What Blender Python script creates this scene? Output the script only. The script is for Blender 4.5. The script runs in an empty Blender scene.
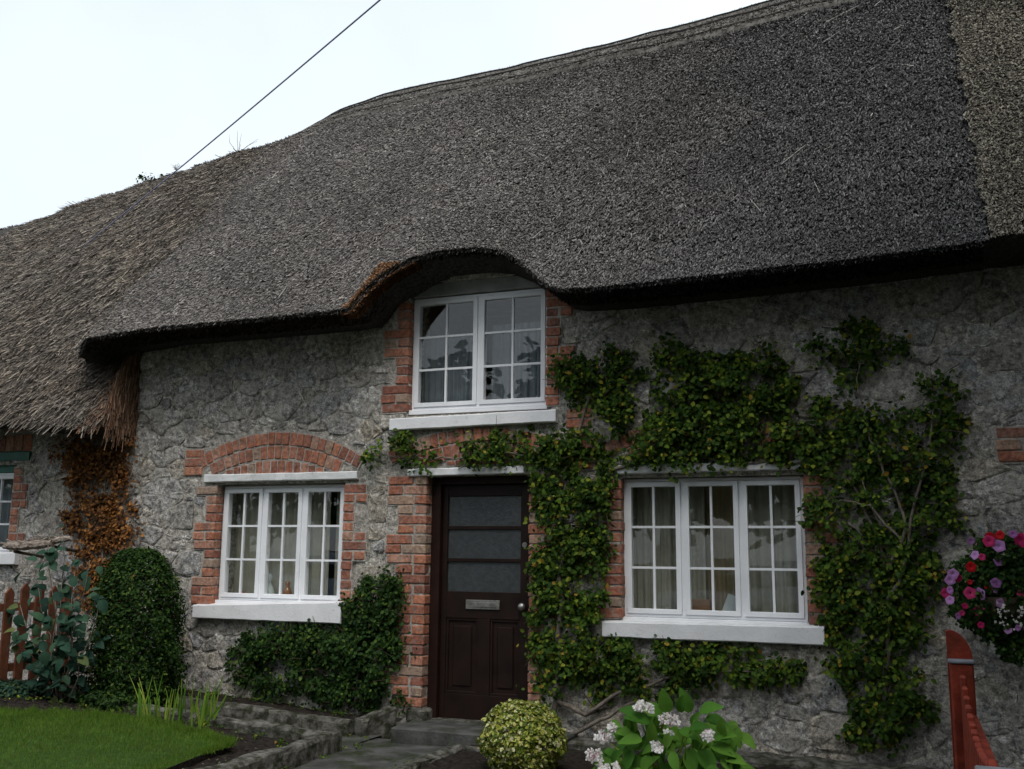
import bpy, bmesh, math, random
import numpy as np
from mathutils import Vector, Matrix, noise as mnoise

random.seed(7); RNG = np.random.default_rng(11)
scene = bpy.context.scene
COL = scene.collection

# ------------------------------------------------------------------ camera
A, P, RO = math.radians(21.5), math.radians(9.65), math.radians(0.6)
CAM = np.array([0.0, -7.7, 1.5]); FPX = 1000.0
_f = np.array([-math.sin(A)*math.cos(P), math.cos(A)*math.cos(P), math.sin(P)])
_r = np.array([math.cos(A), math.sin(A), 0.0]); _u = np.cross(_r, _f)
CR = math.cos(RO)*_r + math.sin(RO)*_u; CU = np.cross(CR, _f)
cam_d = bpy.data.cameras.new('camera'); cam = bpy.data.objects.new('camera', cam_d); COL.objects.link(cam)
cam_d.sensor_width = 36.0; cam_d.lens = 36.0*FPX/1024.0; cam_d.clip_end = 2000.0; cam_d.clip_start = 0.05
m = Matrix(((CR[0], CU[0], -_f[0], CAM[0]), (CR[1], CU[1], -_f[1], CAM[1]), (CR[2], CU[2], -_f[2], CAM[2]), (0, 0, 0, 1)))
cam.matrix_world = m
scene.camera = cam

# ------------------------------------------------------------------ sky, sun, exposure
SUN_EL, SUN_AZ = math.radians(56), math.radians(150)     # high veiled sun, over the street side
world = bpy.data.worlds.new('World'); scene.world = world; world.use_nodes = True
wn = world.node_tree; bg = wn.nodes['Background']
sky = wn.nodes.new('ShaderNodeTexSky'); sky.sky_type = 'NISHITA'; sky.sun_disc = False
sky.sun_elevation = SUN_EL; sky.sun_rotation = SUN_AZ
sky.air_density = 1.0; sky.dust_density = 4.0; sky.ozone_density = 1.5
hs = wn.nodes.new('ShaderNodeHueSaturation'); hs.inputs['Saturation'].default_value = 0.55; hs.inputs['Value'].default_value = 1.0
wn.links.new(sky.outputs[0], hs.inputs['Color'])
# thin even cloud veil over the whole sky
tc = wn.nodes.new('ShaderNodeTexCoord'); cl = wn.nodes.new('ShaderNodeTexNoise')
cl.inputs['Scale'].default_value = 1.6; cl.inputs['Detail'].default_value = 5
wn.links.new(tc.outputs['Generated'], cl.inputs['Vector'])
cr = wn.nodes.new('ShaderNodeMapRange'); cr.inputs[1].default_value = 0.3; cr.inputs[2].default_value = 0.75; cr.inputs[3].default_value = 0.45; cr.inputs[4].default_value = 0.75
wn.links.new(cl.outputs[0], cr.inputs[0])
mx = wn.nodes.new('ShaderNodeMix'); mx.data_type = 'RGBA'
wn.links.new(cr.outputs[0], mx.inputs[0]); wn.links.new(hs.outputs[0], mx.inputs[6]); mx.inputs[7].default_value = (8.6, 9.45, 10.0, 1)
wn.links.new(mx.outputs[2], bg.inputs['Color']); bg.inputs['Strength'].default_value = 0.118
sun_d = bpy.data.lights.new('sun', 'SUN'); sun = bpy.data.objects.new('sun', sun_d); COL.objects.link(sun)
sun_d.energy = 1.3; sun_d.angle = math.radians(26); sun_d.color = (1.0, 0.97, 0.93)
_sd = Vector((math.sin(SUN_AZ)*math.cos(SUN_EL), math.cos(SUN_AZ)*math.cos(SUN_EL), math.sin(SUN_EL)))
sun.rotation_euler = _sd.to_track_quat('Z', 'Y').to_euler()
sun.location = (0, -20, 20)
scene.view_settings.view_transform = 'Standard'; scene.view_settings.look = 'None'
scene.view_settings.exposure = 0.36; scene.view_settings.gamma = 1.0
try: scene.view_settings.use_curve_mapping = False
except Exception: pass

# ------------------------------------------------------------------ helpers
def at(px, py, Y):
    d = _f + CR*(px-512.0)/FPX - CU*(py-384.5)/FPX
    return CAM + d*((Y-CAM[1])/d[1])

def tag(o, label=None, category=None, group=None, kind=None):
    if label: o['label'] = label
    if category: o["category"] = category
    if group: o['group'] = group
    if kind: o['kind'] = kind
    return o

def empty(name, loc=(0, 0, 0), **k):
    o = bpy.data.objects.new(name, None); COL.objects.link(o); o.location = loc; o.empty_display_size = 0.1
    return tag(o, **k)

def link(o, parent):
    COL.objects.link(o)
    if parent is not None:
        o.parent = parent
        # vertices / locations are given in world space: undo the parents' offsets
        off = Vector((0, 0, 0)); p = parent
        while p is not None: off += p.location; p = p.parent
        o.location = o.location - off
    return o

def mesh_from(name, V, Fs, mats, smooth=False):
    me = bpy.data.meshes.new(name)
    V = np.asarray(V, dtype=np.float32)
    if isinstance(Fs, np.ndarray):
        n, k = Fs.shape
        me.vertices.add(len(V)); me.vertices.foreach_set('co', V.ravel())
        me.loops.add(n*k); me.loops.foreach_set('vertex_index', Fs.astype(np.int32).ravel())
        me.polygons.add(n); me.polygons.foreach_set('loop_start', np.arange(0, n*k, k, dtype=np.int32))
        me.update(calc_edges=True); me.validate()
    else:
        me.from_pydata([tuple(v) for v in V], [], Fs); me.update()
    for mt in (mats if isinstance(mats, (list, tuple)) else [mats]): me.materials.append(mt)
    if smooth: me.polygons.foreach_set('use_smooth', np.ones(len(me.polygons), dtype=bool))
    return me

def obj(name, V, Fs, mat, parent=None, smooth=False, **k):
    o = bpy.data.objects.new(name, mesh_from(name, V, Fs, mat, smooth))
    link(o, parent); return tag(o, **k)

class MB:
    """collects boxes / tubes / lathes for one mesh"""
    def __init__(s): s.v = []; s.f = []
    def box(s, x0, x1, y0, y1, z0, z1, b=0.0):
        n = len(s.v)
        if b <= 0:
            s.v += [(x, y, z) for z in (z0, z1) for y in (y0, y1) for x in (x0, x1)]
            s.f += [tuple(n+i for i in q) for q in ((0, 2, 3, 1), (4, 5, 7, 6), (0, 1, 5, 4), (2, 6, 7, 3), (0, 4, 6, 2), (1, 3, 7, 5))]
        else:
            bm = bmesh.new(); bmesh.ops.create_cube(bm, size=1.0)
            for q in bm.verts: q.co = Vector((x0+(x1-x0)*(q.co.x+.5), y0+(y1-y0)*(q.co.y+.5), z0+(z1-z0)*(q.co.z+.5)))
            bmesh.ops.bevel(bm, geom=bm.edges[:], offset=b, segments=1, affect='EDGES', profile=.5)
            s.bm(bm)
        return s
    def bm(s, bm):
        n = len(s.v); bm.verts.index_update()
        s.v += [tuple(q.co) for q in bm.verts]; s.f += [tuple(n+q.index for q in f.verts) for f in bm.faces]; bm.free()
        return s
    def tube(s, pts, rad, k=6, caps=True):
        pts = [Vector(p) for p in pts]; n0 = len(s.v)
        rads = rad if isinstance(rad, (list, tuple)) else [rad]*len(pts)
        for i, p in enumerate(pts):
            t = (pts[min(i+1, len(pts)-1)]-pts[max(i-1, 0)]).normalized()
            a = t.cross(Vector((0.31, 0.2, 0.93)))
            if a.length < 1e-3: a = t.cross(Vector((1, 0, 0)))
            a.normalize(); b = t.cross(a)
            for j in range(k):
                th = 2*math.pi*j/k; s.v.append(tuple(p+(a*math.cos(th)+b*math.sin(th))*rads[i]))
        for i in range(len(pts)-1):
            for j in range(k):
                s.f.append((n0+i*k+j, n0+i*k+(j+1) % k, n0+(i+1)*k+(j+1) % k, n0+(i+1)*k+j))
        if caps:
            s.f.append(tuple(n0+j for j in range(k-1, -1, -1))); s.f.append(tuple(n0+(len(pts)-1)*k+j for j in range(k)))
        return s
    def lathe(s, c, prof, k=12):
        n0 = len(s.v)
        for r, z in prof:
            for j in range(k):
                th = 2*math.pi*j/k; s.v.append((c[0]+r*math.cos(th), c[1]+r*math.sin(th), c[2]+z))
        for i in range(len(prof)-1):
            for j in range(k): s.f.append((n0+i*k+j, n0+i*k+(j+1) % k, n0+(i+1)*k+(j+1) % k, n0+(i+1)*k+j))
        s.f.append(tuple(n0+j for j in range(k-1, -1, -1))); s.f.append(tuple(n0+(len(prof)-1)*k+j for j in range(k)))
        return s
    def poly(s, vs, fs):
        n = len(s.v); s.v += [tuple(v) for v in vs]; s.f += [tuple(n+i for i in f) for f in fs]; return s
    def build(s, name, mat, parent=None, smooth=False, **k):
        return obj(name, s.v, s.f, mat, parent, smooth, **k)

# ------------------------------------------------------------------ materials
class NT:
    def __init__(s, name, rough=0.8, spec=0.3):
        s.m = bpy.data.materials.new(name); s.m.use_nodes = True; s.t = s.m.node_tree
        s.b = s.t.nodes['Principled BSDF']; s.b.inputs['Roughness'].default_value = rough
        s.b.inputs['Specular IOR Level'].default_value = spec
    def n(s, ty, **k):
        nd = s.t.nodes.new(ty)
        for a, v in k.items():
            if hasattr(nd, a): setattr(nd, a, v)
            else: s.i(nd, a, v)
        return nd
    def i(s, nd, a, v):
        key = int(a[1:]) if a[0] == '_' else a.replace('_', ' ')
        if isinstance(v, bpy.types.NodeSocket): s.t.links.new(v, nd.inputs[key])
        else: nd.inputs[key].default_value = v
    def pos(s): return s.n('ShaderNodeNewGeometry').outputs['Position']
    def noise(s, scale, detail=4, rough=.55, vec=None, mapscale=None):
        v = vec or s.pos()
        if mapscale:
            mp = s.n('ShaderNodeMapping'); s.t.links.new(v, mp.inputs[0]); mp.inputs['Scale'].default_value = mapscale; v = mp.outputs[0]
        return s.n('ShaderNodeTexNoise', Vector=v, Scale=scale, Detail=detail, Roughness=rough).outputs[0]
    def ramp(s, fac, stops, mode='LINEAR'):
        r = s.n('ShaderNodeValToRGB'); r.color_ramp.interpolation = mode; e = r.color_ramp.elements
        while len(e) < len(stops): e.new(0.5)
        for k, (p, c) in enumerate(stops):
            e[k].position = p; e[k].color = (*(c if hasattr(c, '__len__') else (c, c, c)), 1)
        s.t.links.new(fac, r.inputs[0]); return r.outputs[0]
    def mix(s, fac, a, b, blend='MIX'):
        x = s.n('ShaderNodeMix'); x.data_type = 'RGBA'; x.blend_type = blend
        for idx, v in ((0, fac), (6, a), (7, b)):
            if isinstance(v, bpy.types.NodeSocket): s.t.links.new(v, x.inputs[idx])
            else: x.inputs[idx].default_value = v if idx == 0 else (*v, 1)
        return x.outputs[2]
    def math(s, op, a, b=0.0):
        x = s.n('ShaderNodeMath'); x.operation = op
        for idx, v in ((0, a), (1, b)):
            if isinstance(v, bpy.types.NodeSocket): s.t.links.new(v, x.inputs[idx])
            else: x.inputs[idx].default_value = v
        return x.outputs[0]
    def rnd(s):
        return s.math('FRACT', s.math('ADD', s.n('ShaderNodeObjectInfo').outputs['Random'], s.n('ShaderNodeNewGeometry').outputs['Random Per Island']))
    def color(s, c): s.i(s.b, 'Base Color', c if isinstance(c, bpy.types.NodeSocket) else (*c, 1)); return s
    def bump(s, h, strength=.5, dist=.02):
        bp = s.n('ShaderNodeBump', Strength=strength, Distance=dist); s.t.links.new(h, bp.inputs['Height'])
        s.t.links.new(bp.outputs[0], s.b.inputs['Normal']); return s

def simple(name, col, rough=.6, spec=.4, var=.15, vscale=8, bump=0.0, bscale=60, dirt=None, metallic=0):
    t = NT(name, rough, spec); nz = t.noise(vscale, 5)
    c = t.mix(1.0, col, t.ramp(nz, [(.35, 1-var), (.65, 1+var)]), 'MULTIPLY')
    if dirt:
        d = t.ramp(t.noise(dirt[1], 7, .65), [(dirt[2], 0.0), (min(1, dirt[2]+.18), dirt[3])])
        c = t.mix(d, c, dirt[0])
    t.color(c); t.b.inputs['Metallic'].default_value = metallic
    if bump: t.bump(t.noise(bscale, 5), bump, .01)
    return t.m

def mat_stone(name, mortar=False):
    t = NT(name, .92, .2)
    if mortar: c = t.ramp(t.noise(6, 6, .6), [(.38, (.29, .27, .238)), (.5, (.38, .356, .315)), (.62, (.48, .452, .404))])
    else: c = t.ramp(t.rnd(), [(0, (.20, .193, .183)), (.16, (.36, .335, .295)), (.32, (.25, .252, .258)), (.46, (.43, .405, .37)), (.6, (.27, .265, .262)), (.74, (.37, .325, .26)), (.84, (.21, .20, .187)), (1, (.47, .455, .425))])
    c = t.mix(1.0, c, t.ramp(t.noise(22, 6, .65), [(.37, .45), (.5, 1.0), (.63, 1.65)]), 'MULTIPLY')
    c = t.mix(1.0, c, t.ramp(t.noise(75, 4, .7), [(.36, .5), (.64, 1.5)]), 'MULTIPLY')
    sm = t.ramp(t.noise(6.5, 8, .72), [(.495, 0.0), (.565, .88)])                  # mortar smeared over the faces
    c = t.mix(sm, c, t.ramp(t.noise(32, 6, .7), [(.38, (.20, .184, .158)), (.5, (.36, .336, .295)), (.62, (.54, .51, .458))]))
    wh = t.ramp(t.noise(2.1, 6, .62), [(.575, 0.0), (.63, .8)])                 # old limewash patches
    wh = t.math('MULTIPLY', wh, t.ramp(t.noise(30, 5, .65), [(.46, 0.0), (.56, 1.0)]))
    c = t.mix(wh, c, (.62, .6, .57))
    dk = t.ramp(t.noise(13, 6, .7, mapscale=(1, 1, 1.7)), [(.31, .7), (.38, 0.0)])                 # open joints, soot, lichen
    c = t.mix(dk, c, (.07, .065, .058))
    t.color(c)
    h = t.math('ADD', t.math('MULTIPLY', t.noise(17, 6, .6), .6), t.math('MULTIPLY', t.noise(60, 6, .7), .6))
    t.bump(h, .8, .028); return t.m

def mat_brick():
    t = NT('brick_clay', .92, .1)
    c = t.ramp(t.rnd(), [(0, (.44, .185, .11)), (.2, (.27, .11, .078)), (.4, (.46, .215, .14)), (.55, (.36, .145, .095)), (.7, (.22, .098, .075)), (.84, (.41, .22, .155)), (.93, (.36, .25, .185)), (1, (.30, .22, .17))])
    c = t.mix(1.0, c, t.ramp(t.noise(35, 5, .6), [(.37, .65), (.63, 1.3)]), 'MULTIPLY')
    d = t.ramp(t.noise(18, 6, .7), [(.53, 0.0), (.63, .6)]); c = t.mix(d, c, (.30, .265, .23))
    d = t.ramp(t.noise(9, 6, .7), [(.56, 0.0), (.66, .6)]); c = t.mix(d, c, (.10, .055, .04))
    t.color(c).bump(t.noise(70, 6, .65), .6, .012); return t.m

def mat_straw(name, stops, hue=None, damp=False):
    t = NT(name, .9, .15)
    c = t.ramp(t.n('ShaderNodeNewGeometry').outputs['Random Per Island'], stops)
    big = t.ramp(t.noise(.8, 5, .6), [(.3, .78), (.7, 1.22)])
    c = t.mix(1.0, c, big, 'MULTIPLY')
    if hue:
        c = t.mix(t.ramp(t.noise(1.1, 6, .65), [(.45, 0.0), (.7, .8)]), c, t.mix(1.0, c, hue, 'MULTIPLY'))
    if damp:   # older, damp reed, darker and bluer towards the right of the roof
        sx = t.n('ShaderNodeSeparateXYZ'); t.t.links.new(t.pos(), sx.inputs[0])
        f = t.math('ADD', sx.outputs[0], t.math('MULTIPLY', t.noise(.9, 5, .6), 2.6))
        mr = t.n('ShaderNodeMapRange'); mr.interpolation_type = 'SMOOTHSTEP'; t.t.links.new(f, mr.inputs[0]); mr.inputs[1].default_value = -3.0; mr.inputs[2].default_value = 1.6
        c = t.mix(mr.outputs[0], c, t.mix(1.0, c, (.58, .61, .65), 'MULTIPLY'))
    t.color(c); return t.m

def mat_leaf(name, stops, rough=.6, trans=.25, hi=None, spec=.12):
    t = NT(name, rough, spec)
    g = t.n('ShaderNodeNewGeometry'); c = t.ramp(t.rnd(), stops)
    c = t.mix(1.0, c, t.ramp(t.noise(3.5, 4), [(.3, .8), (.7, 1.2)]), 'MULTIPLY')
    if hi:   # variegation inside a leaf
        c = t.mix(t.ramp(t.noise(hi[1], 3), [(.47, 0.0), (.56, 1.0)]), c, hi[0])
    t.color(c)
    tr = t.n('ShaderNodeBsdfTranslucent'); t.t.links.new(c, tr.inputs[0])
    ms = t.n('ShaderNodeMixShader'); ms.inputs[0].default_value = trans
    t.t.links.new(t.b.outputs[0], ms.inputs[1]); t.t.links.new(tr.outputs[0], ms.inputs[2])
    t.t.links.new(ms.outputs[0], t.t.nodes['Material Output'].inputs[0]); return t.m

def mat_glass(name, tint=(.93, .96, .95), refl=.075, rough=0.0):
    t = NT(name); t.t.nodes.remove(t.b)
    tr = t.n('ShaderNodeBsdfTransparent'); tr.inputs[0].default_value = (*tint, 1)
    gl = t.n('ShaderNodeBsdfGlossy'); gl.inputs['Roughness'].default_value = rough
    bp = t.n('ShaderNodeBump', Strength=.015, Distance=.02); t.t.links.new(t.noise(3, 2), bp.inputs['Height']); t.t.links.new(bp.outputs[0], gl.inputs['Normal'])
    lw = t.n('ShaderNodeLayerWeight'); lw.inputs[0].default_value = .5
    fr = t.math('ADD', t.math('MULTIPLY', t.math('POWER', lw.outputs['Facing'], 4.0), .9-refl), refl)
    ms = t.n('ShaderNodeMixShader'); t.t.links.new(fr, ms.inputs[0]); t.t.links.new(tr.outputs[0], ms.inputs[1]); t.t.links.new(gl.outputs[0], ms.inputs[2])
    t.t.links.new(ms.outputs[0], t.t.nodes['Material Output'].inputs[0]); return t.m

M = {}
M['stone'] = mat_stone('rubble_stone'); M['mortar'] = mat_stone('lime_mortar', True); M['brick'] = mat_brick(); M['joint'] = simple('brick_joint_mortar', (.36, .335, .30), .95, .1, .3, 30, .8, 60)
G = lambda v, w=(1.0, .925, .86): (v*w[0], v*w[1], v*w[2])
M['straw'] = mat_straw('grey_thatch_straw', [(0, G(.045)), (.25, G(.09)), (.55, G(.148)), (.8, G(.21)), (.95, G(.285)), (1, G(.39))], damp=True)
M['straw_base'] = simple('thatch_core', G(.05), .95, .1, .5, 40, .8, 60)
M['straw_left'] = mat_straw('weathered_thatch_straw', [(0, (.015, .013, .011)), (.3, (.055, .048, .041)), (.6, (.115, .101, .086)), (.85, (.205, .18, .152)), (1, (.38, .335, .28))], (1.06, .98, .9))
M['straw_right'] = mat_straw('olive_thatch_straw', [(0, (.035, .032, .026)), (.35, (.10, .092, .073)), (.7, (.175, .16, .127)), (1, (.32, .295, .24))])
M['straw_fresh'] = mat_straw('brown_fresh_straw', [(0, (.04, .023, .015)), (.4, (.11, .064, .041)), (.8, (.20, .118, .076)), (1, (.34, .22, .145))])
M['straw_cheek'] = mat_straw('orange_cut_straw', [(0, (.07, .035, .018)), (.4, (.20, .10, .05)), (.8, (.36, .19, .095)), (1, (.50, .32, .19))])
M['straw_shade'] = mat_straw('eave_shade_straw', [(0, (.02, .016, .013)), (1, (.07, .055, .042))])  # shade under the eave put into the straw colour
M['straw_long'] = mat_straw('pale_loose_straw', [(0, (.2, .19, .17)), (1, (.5, .48, .43))])
M['ridge'] = simple('ridge_thatch', (.13, .122, .11), .95, .1, .35, 12, .8, 70)
M['rod'] = simple('ridge_rod_wood', (.035, .03, .026), .8)
M['white_pvc'] = simple('white_window_frame', (.80, .815, .84), .4, .4, .05, 5)
M['white_paint'] = simple('white_masonry_paint', (.74, .745, .76), .6, .3, .06, 6, .25, 60, dirt=((.13, .13, .10), 16, .60, .5))
M['lintel_paint'] = simple('weathered_white_paint', (.70, .71, .71), .7, .2, .12, 8, .3, 50, dirt=((.14, .14, .11), 9, .57, .55))
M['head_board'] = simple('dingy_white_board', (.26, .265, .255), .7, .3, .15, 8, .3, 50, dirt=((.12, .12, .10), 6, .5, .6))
M['green_paint'] = simple('green_paint', (.012, .11, .075), .5, .4, .2)
M['door'] = simple('dark_brown_door_paint', (.0135, .0064, .0045), .5, .2, .3, 6, .15, 30)
M['door_frame'] = simple('door_frame_paint', (.019, .0085, .0062), .5, .2, .3, 6, .15, 30)
M['metal'] = simple('tarnished_metal', (.32, .31, .29), .4, .5, .3, 20, metallic=.8)
M['concrete'] = simple('mossy_concrete', (.115, .11, .097), .95, .1, .55, 14, 1.0, 45, dirt=((.022, .025, .012), 11, .44, .93))
M['path'] = simple('damp_concrete_path', (.07, .07, .066), .85, .2, .4, 6, .6, 50, dirt=((.022, .03, .010), 4.5, .46, .9))
M['soil'] = simple('dark_soil', (.022, .018, .015), .95, .1, .5, 25, 1.0, 50, dirt=((.035, .045, .014), 4, .6, .7))
M['lawn'] = simple('lawn_thatch', (.03, .06, .012), .9, .1, .3, 20)
M['ground'] = simple('ground', (.05, .05, .042), .95, .1, .3, 2)
M['road'] = simple('asphalt', (.055, .055, .056), .9, .2, .25, 15, .3, 120)
M['bark'] = simple('grey_bark', (.17, .145, .12), .9, .2, .4, 25, .6, 60)
M['twig'] = simple('dark_twig', (.07, .055, .04), .9, .1)
M['fence_wood'] = simple('red_brown_fence_stain', (.125, .046, .024), .8, .2, .3, 12, .4, 60)
M['fence_red'] = simple('red_painted_timber', (.17, .027, .014), .7, .15, .3, 14, .4, 50, dirt=((.06, .02, .015), 9, .55, .6))
M['cap'] = simple('grey_timber_cap', (.13, .135, .15), .8, .2, .25, 20)
M['room'] = simple('room_plaster', (.2, .2, .17), .9)
M['net'] = simple('net_curtain', (.33, .32, .26), .9, .1, .15, 6)
M['net_blue'] = simple('white_net_curtain', (.24, .265, .29), .9, .1, .12, 6)
M['cable'] = simple('cable', (.28, .28, .42), .6)
M['log'] = simple('weathered_log', (.30, .25, .21), .9, .2, .5, 25, .8, 40, dirt=((.08, .05, .035), 30, .5, .8))
M['glass'] = mat_glass('window_glass'); M['door_glass'] = simple('obscured_door_glass', (.038, .043, .046), .28, .7, .25, 30, .3, 70)
M['leaf_climber'] = mat_leaf('climber_leaf', [(0, (.014, .036, .006)), (.4, (.035, .078, .010)), (.72, (.072, .13, .015)), (.92, (.14, .20, .02)), (.975, (.25, .26, .03)), (1, (.34, .19, .03))], .6, .3)
M['leaf_dark'] = mat_leaf('dark_shrub_leaf', [(0, (.008, .024, .006)), (.5, (.02, .052, .010)), (.85, (.04, .085, .015)), (1, (.085, .13, .02))], .6, .25)
M['leaf_dead'] = mat_leaf('brown_dead_leaf', [(0, (.05, .02, .008)), (.4, (.16, .065, .018)), (.8, (.30, .125, .03)), (1, (.42, .20, .06))], .7, .2, spec=.2)
M['leaf_blue'] = mat_leaf('blue_green_leaf', [(0, (.016, .045, .03)), (.5, (.03, .075, .048)), (.9, (.055, .11, .06)), (1, (.14, .15, .035))], .6, .25)
M['leaf_varieg'] = mat_leaf('variegated_leaf', [(0, (.16, .20, .02)), (.35, (.36, .36, .05)), (.65, (.55, .52, .16)), (1, (.70, .67, .42))], .6, .25, hi=((.07, .13, .015), 50))
M['leaf_hydrangea'] = mat_leaf('hydrangea_leaf', [(0, (.05, .15, .018)), (.5, (.09, .23, .028)), (1, (.15, .30, .04))], .6, .3)
M['leaf_iris'] = mat_leaf('iris_leaf', [(0, (.07, .17, .02)), (.6, (.15, .26, .03)), (1, (.30, .36, .06))], .6, .3)
M['leaf_tree'] = mat_leaf('tree_leaf', [(0, (.018, .04, .008)), (.6, (.04, .07, .014)), (1, (.08, .11, .02))], .6, .0)
M['grass'] = mat_leaf('grass_blade', [(0, (.05, .115, .010)), (.5, (.095, .185, .018)), (.9, (.13, .21, .03)), (1, (.22, .22, .06))], .6, .3)
M['petal_white'] = mat_leaf('white_pink_petal', [(0, (.82, .80, .76)), (.85, (.84, .80, .77)), (1, (.74, .56, .58))], .6, .2)
M['petal_mauve'] = mat_leaf('mauve_petal', [(0, (.45, .20, .26)), (1, (.58, .36, .40))], .6, .2)
M['petal_pink'] = mat_leaf('magenta_petal', [(0, (.50, .015, .11)), (1, (.60, .05, .18))], .6, .2)
M['petal_purple'] = mat_leaf('lilac_petal', [(0, (.42, .17, .46)), (1, (.55, .30, .58))], .6, .2)
M['petal_red'] = mat_leaf('red_petal', [(0, (.5, .01, .015)), (1, (.6, .02, .03))], .6, .2)
M['ceramic'] = simple('ceramic', (.55, .6, .58), .2, .6); M['amber'] = simple('amber_glass', (.25, .09, .015), .15, .6)
M['red_plastic'] = simple('red_plastic', (.4, .03, .03), .4); M['cardboard'] = simple('brown_card', (.25, .13, .06), .8)
M['wicker'] = simple('basket_liner', (.05, .035, .02), .9)
M['card_white'] = simple('white_card', (.5, .53, .53), .6); M['black'] = simple('black_plastic', (.02, .02, .02), .5)

# ------------------------------------------------------------------ leaves and straws (numpy)
def unit(a): return a/np.maximum(np.linalg.norm(a, axis=1, keepdims=True), 1e-9)
LEAF = np.array([[0, 0, 0], [-.36, .30, .07], [.36, .30, .07], [0, .45, 0], [-.28, .70, .04], [.28, .70, .04], [0, 1, -.06]])
LEAF_F = np.array([[0, 3, 1], [0, 2, 3], [1, 3, 4], [3, 2, 5], [3, 6, 4], [3, 5, 6]])
def leaf_arrays(p, nrm, size, spread=.7, width=1.0, droop=.3, dirs=None):
    n = len(p)
    N = unit(nrm + RNG.normal(0, spread, (n, 3)))
    D = dirs if dirs is not None else RNG.normal(0, 1, (n, 3)) + np.array([0, 0, -droop*2])
    Y = unit(D - N*np.sum(D*N, 1, keepdims=True)); X = np.cross(Y, N)
    s = size[:, None, None]
    V = p[:, None, :] + s*(LEAF[None, :, 0:1]*width*X[:, None, :] + LEAF[None, :, 1:2]*Y[:, None, :] + LEAF[None, :, 2:3]*N[:, None, :])
    F = LEAF_F[None] + (np.arange(n)*7)[:, None, None]
    return V.reshape(-1, 3), F.reshape(-1, 3)
def leaves(name, p, nrm, size, mat, parent, **k):
    V, F = leaf_arrays(p, nrm, size, **k)
    return obj(name, V, F, mat, parent, kind='stuff')

def straw_obj(name, p, nrm, down, length, width, mat, parent, jitter=.25, lift=.25, sub=False):
    """each straw a little two-sided stem, lying down the slope with its butt end lifted"""
    n = len(p)
    side = np.cross(nrm, down)
    d = unit(down + side*RNG.normal(0, jitter, (n, 1)) + nrm*np.abs(RNG.normal(lift, lift*.6, (n, 1))))
    s = unit(np.cross(nrm, d)); up = np.cross(d, s)
    L = length[:, None]; W = width[:, None]
    a = p - d*L*.5; b = p + d*L*.5
    V = np.stack([a - s*W, a + up*W*.9, a + s*W, b - s*W*.8, b + up*W*.75, b + s*W*.8], 1)
    F = (np.array([[0, 1, 4, 3], [1, 2, 5, 4]])[None] + (np.arange(n)*6)[:, None, None]).reshape(-1, 4)
    return obj(name, V.reshape(-1, 3), F, mat, parent, kind='stuff')
# ------------------------------------------------------------------ ground
def sheet(name, x0, x1, y0, y1, zf, mat, nx=2, ny=2, parent=None, smooth=True, **k):
    xs = np.linspace(x0, x1, nx); ys = np.linspace(y0, y1, ny)
    X, Y = np.meshgrid(xs, ys); Z = zf(X, Y) if callable(zf) else np.full_like(X, zf)
    V = np.stack([X, Y, Z], -1).reshape(-1, 3)
    i = np.arange((nx-1)*(ny-1)); r, c = i//(nx-1), i % (nx-1); a = r*nx+c
    return obj(name, V, np.stack([a, a+1, a+nx+1, a+nx], 1), mat, parent, smooth, **k)
def bumps(X, Y, f, s=0.0):
    return (np.sin(X*f+1.3*s)*np.cos(Y*f*1.17+s)+.6*np.sin(X*f*2.3+Y*f*1.9+s*2.1)+.4*np.cos(X*f*4.1-Y*f*3.7+s))/2
sheet('ground', -400, 400, -400, 400, 0.0, M['ground'], kind='structure')
sheet('road', -200, 200, -17, -10.2, 0.008, M['road'], kind='structure')
sheet('path', -4.05, -3.2, -8, -0.3, lambda X, Y: .045+.012*bumps(X, Y, 2.1), M['path'], 24, 120, kind='structure')
sheet('side_path', -6.6, -4.04, -0.85, -0.2, lambda X, Y: .05+.06*np.clip((-4.3-X)/2, 0, 1)+.01*bumps(X, Y, 3), M['path'], 60, 20, kind='structure')
def gz(X): return .155+.13*np.clip((-4.6-X)/2.2, 0, 1)
soil = sheet('garden_soil', -11, -4.05, -4.2, -0.82, lambda X, Y: gz(X)-.035+.012*bumps(X, Y, 9)+.012*bumps(X, Y, 23, 2)+.006*bumps(X, Y, 51, 1), M['soil'], 220, 110, kind='structure')
sheet('border_soil', -6.9, -4.2, -0.27, 0.02, lambda X, Y: .155+.1*np.clip((-4.4-X)/1.6, 0, 1)+.012*bumps(X, Y, 17), M['soil'], 120, 16, kind='structure')
sheet('corner_soil', -11, -6.5, -0.9, 0.02, lambda X, Y: .24+.015*bumps(X, Y, 11)+.01*bumps(X, Y, 27, 1), M['soil'], 120, 30, kind='structure')
sheet('flower_bed_soil', -3.15, 0.18, -5, -0.3, lambda X, Y: .075+.012*bumps(X, Y, 9)+.012*bumps(X, Y, 21, 2), M['soil'], 120, 120, kind='structure')
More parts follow.
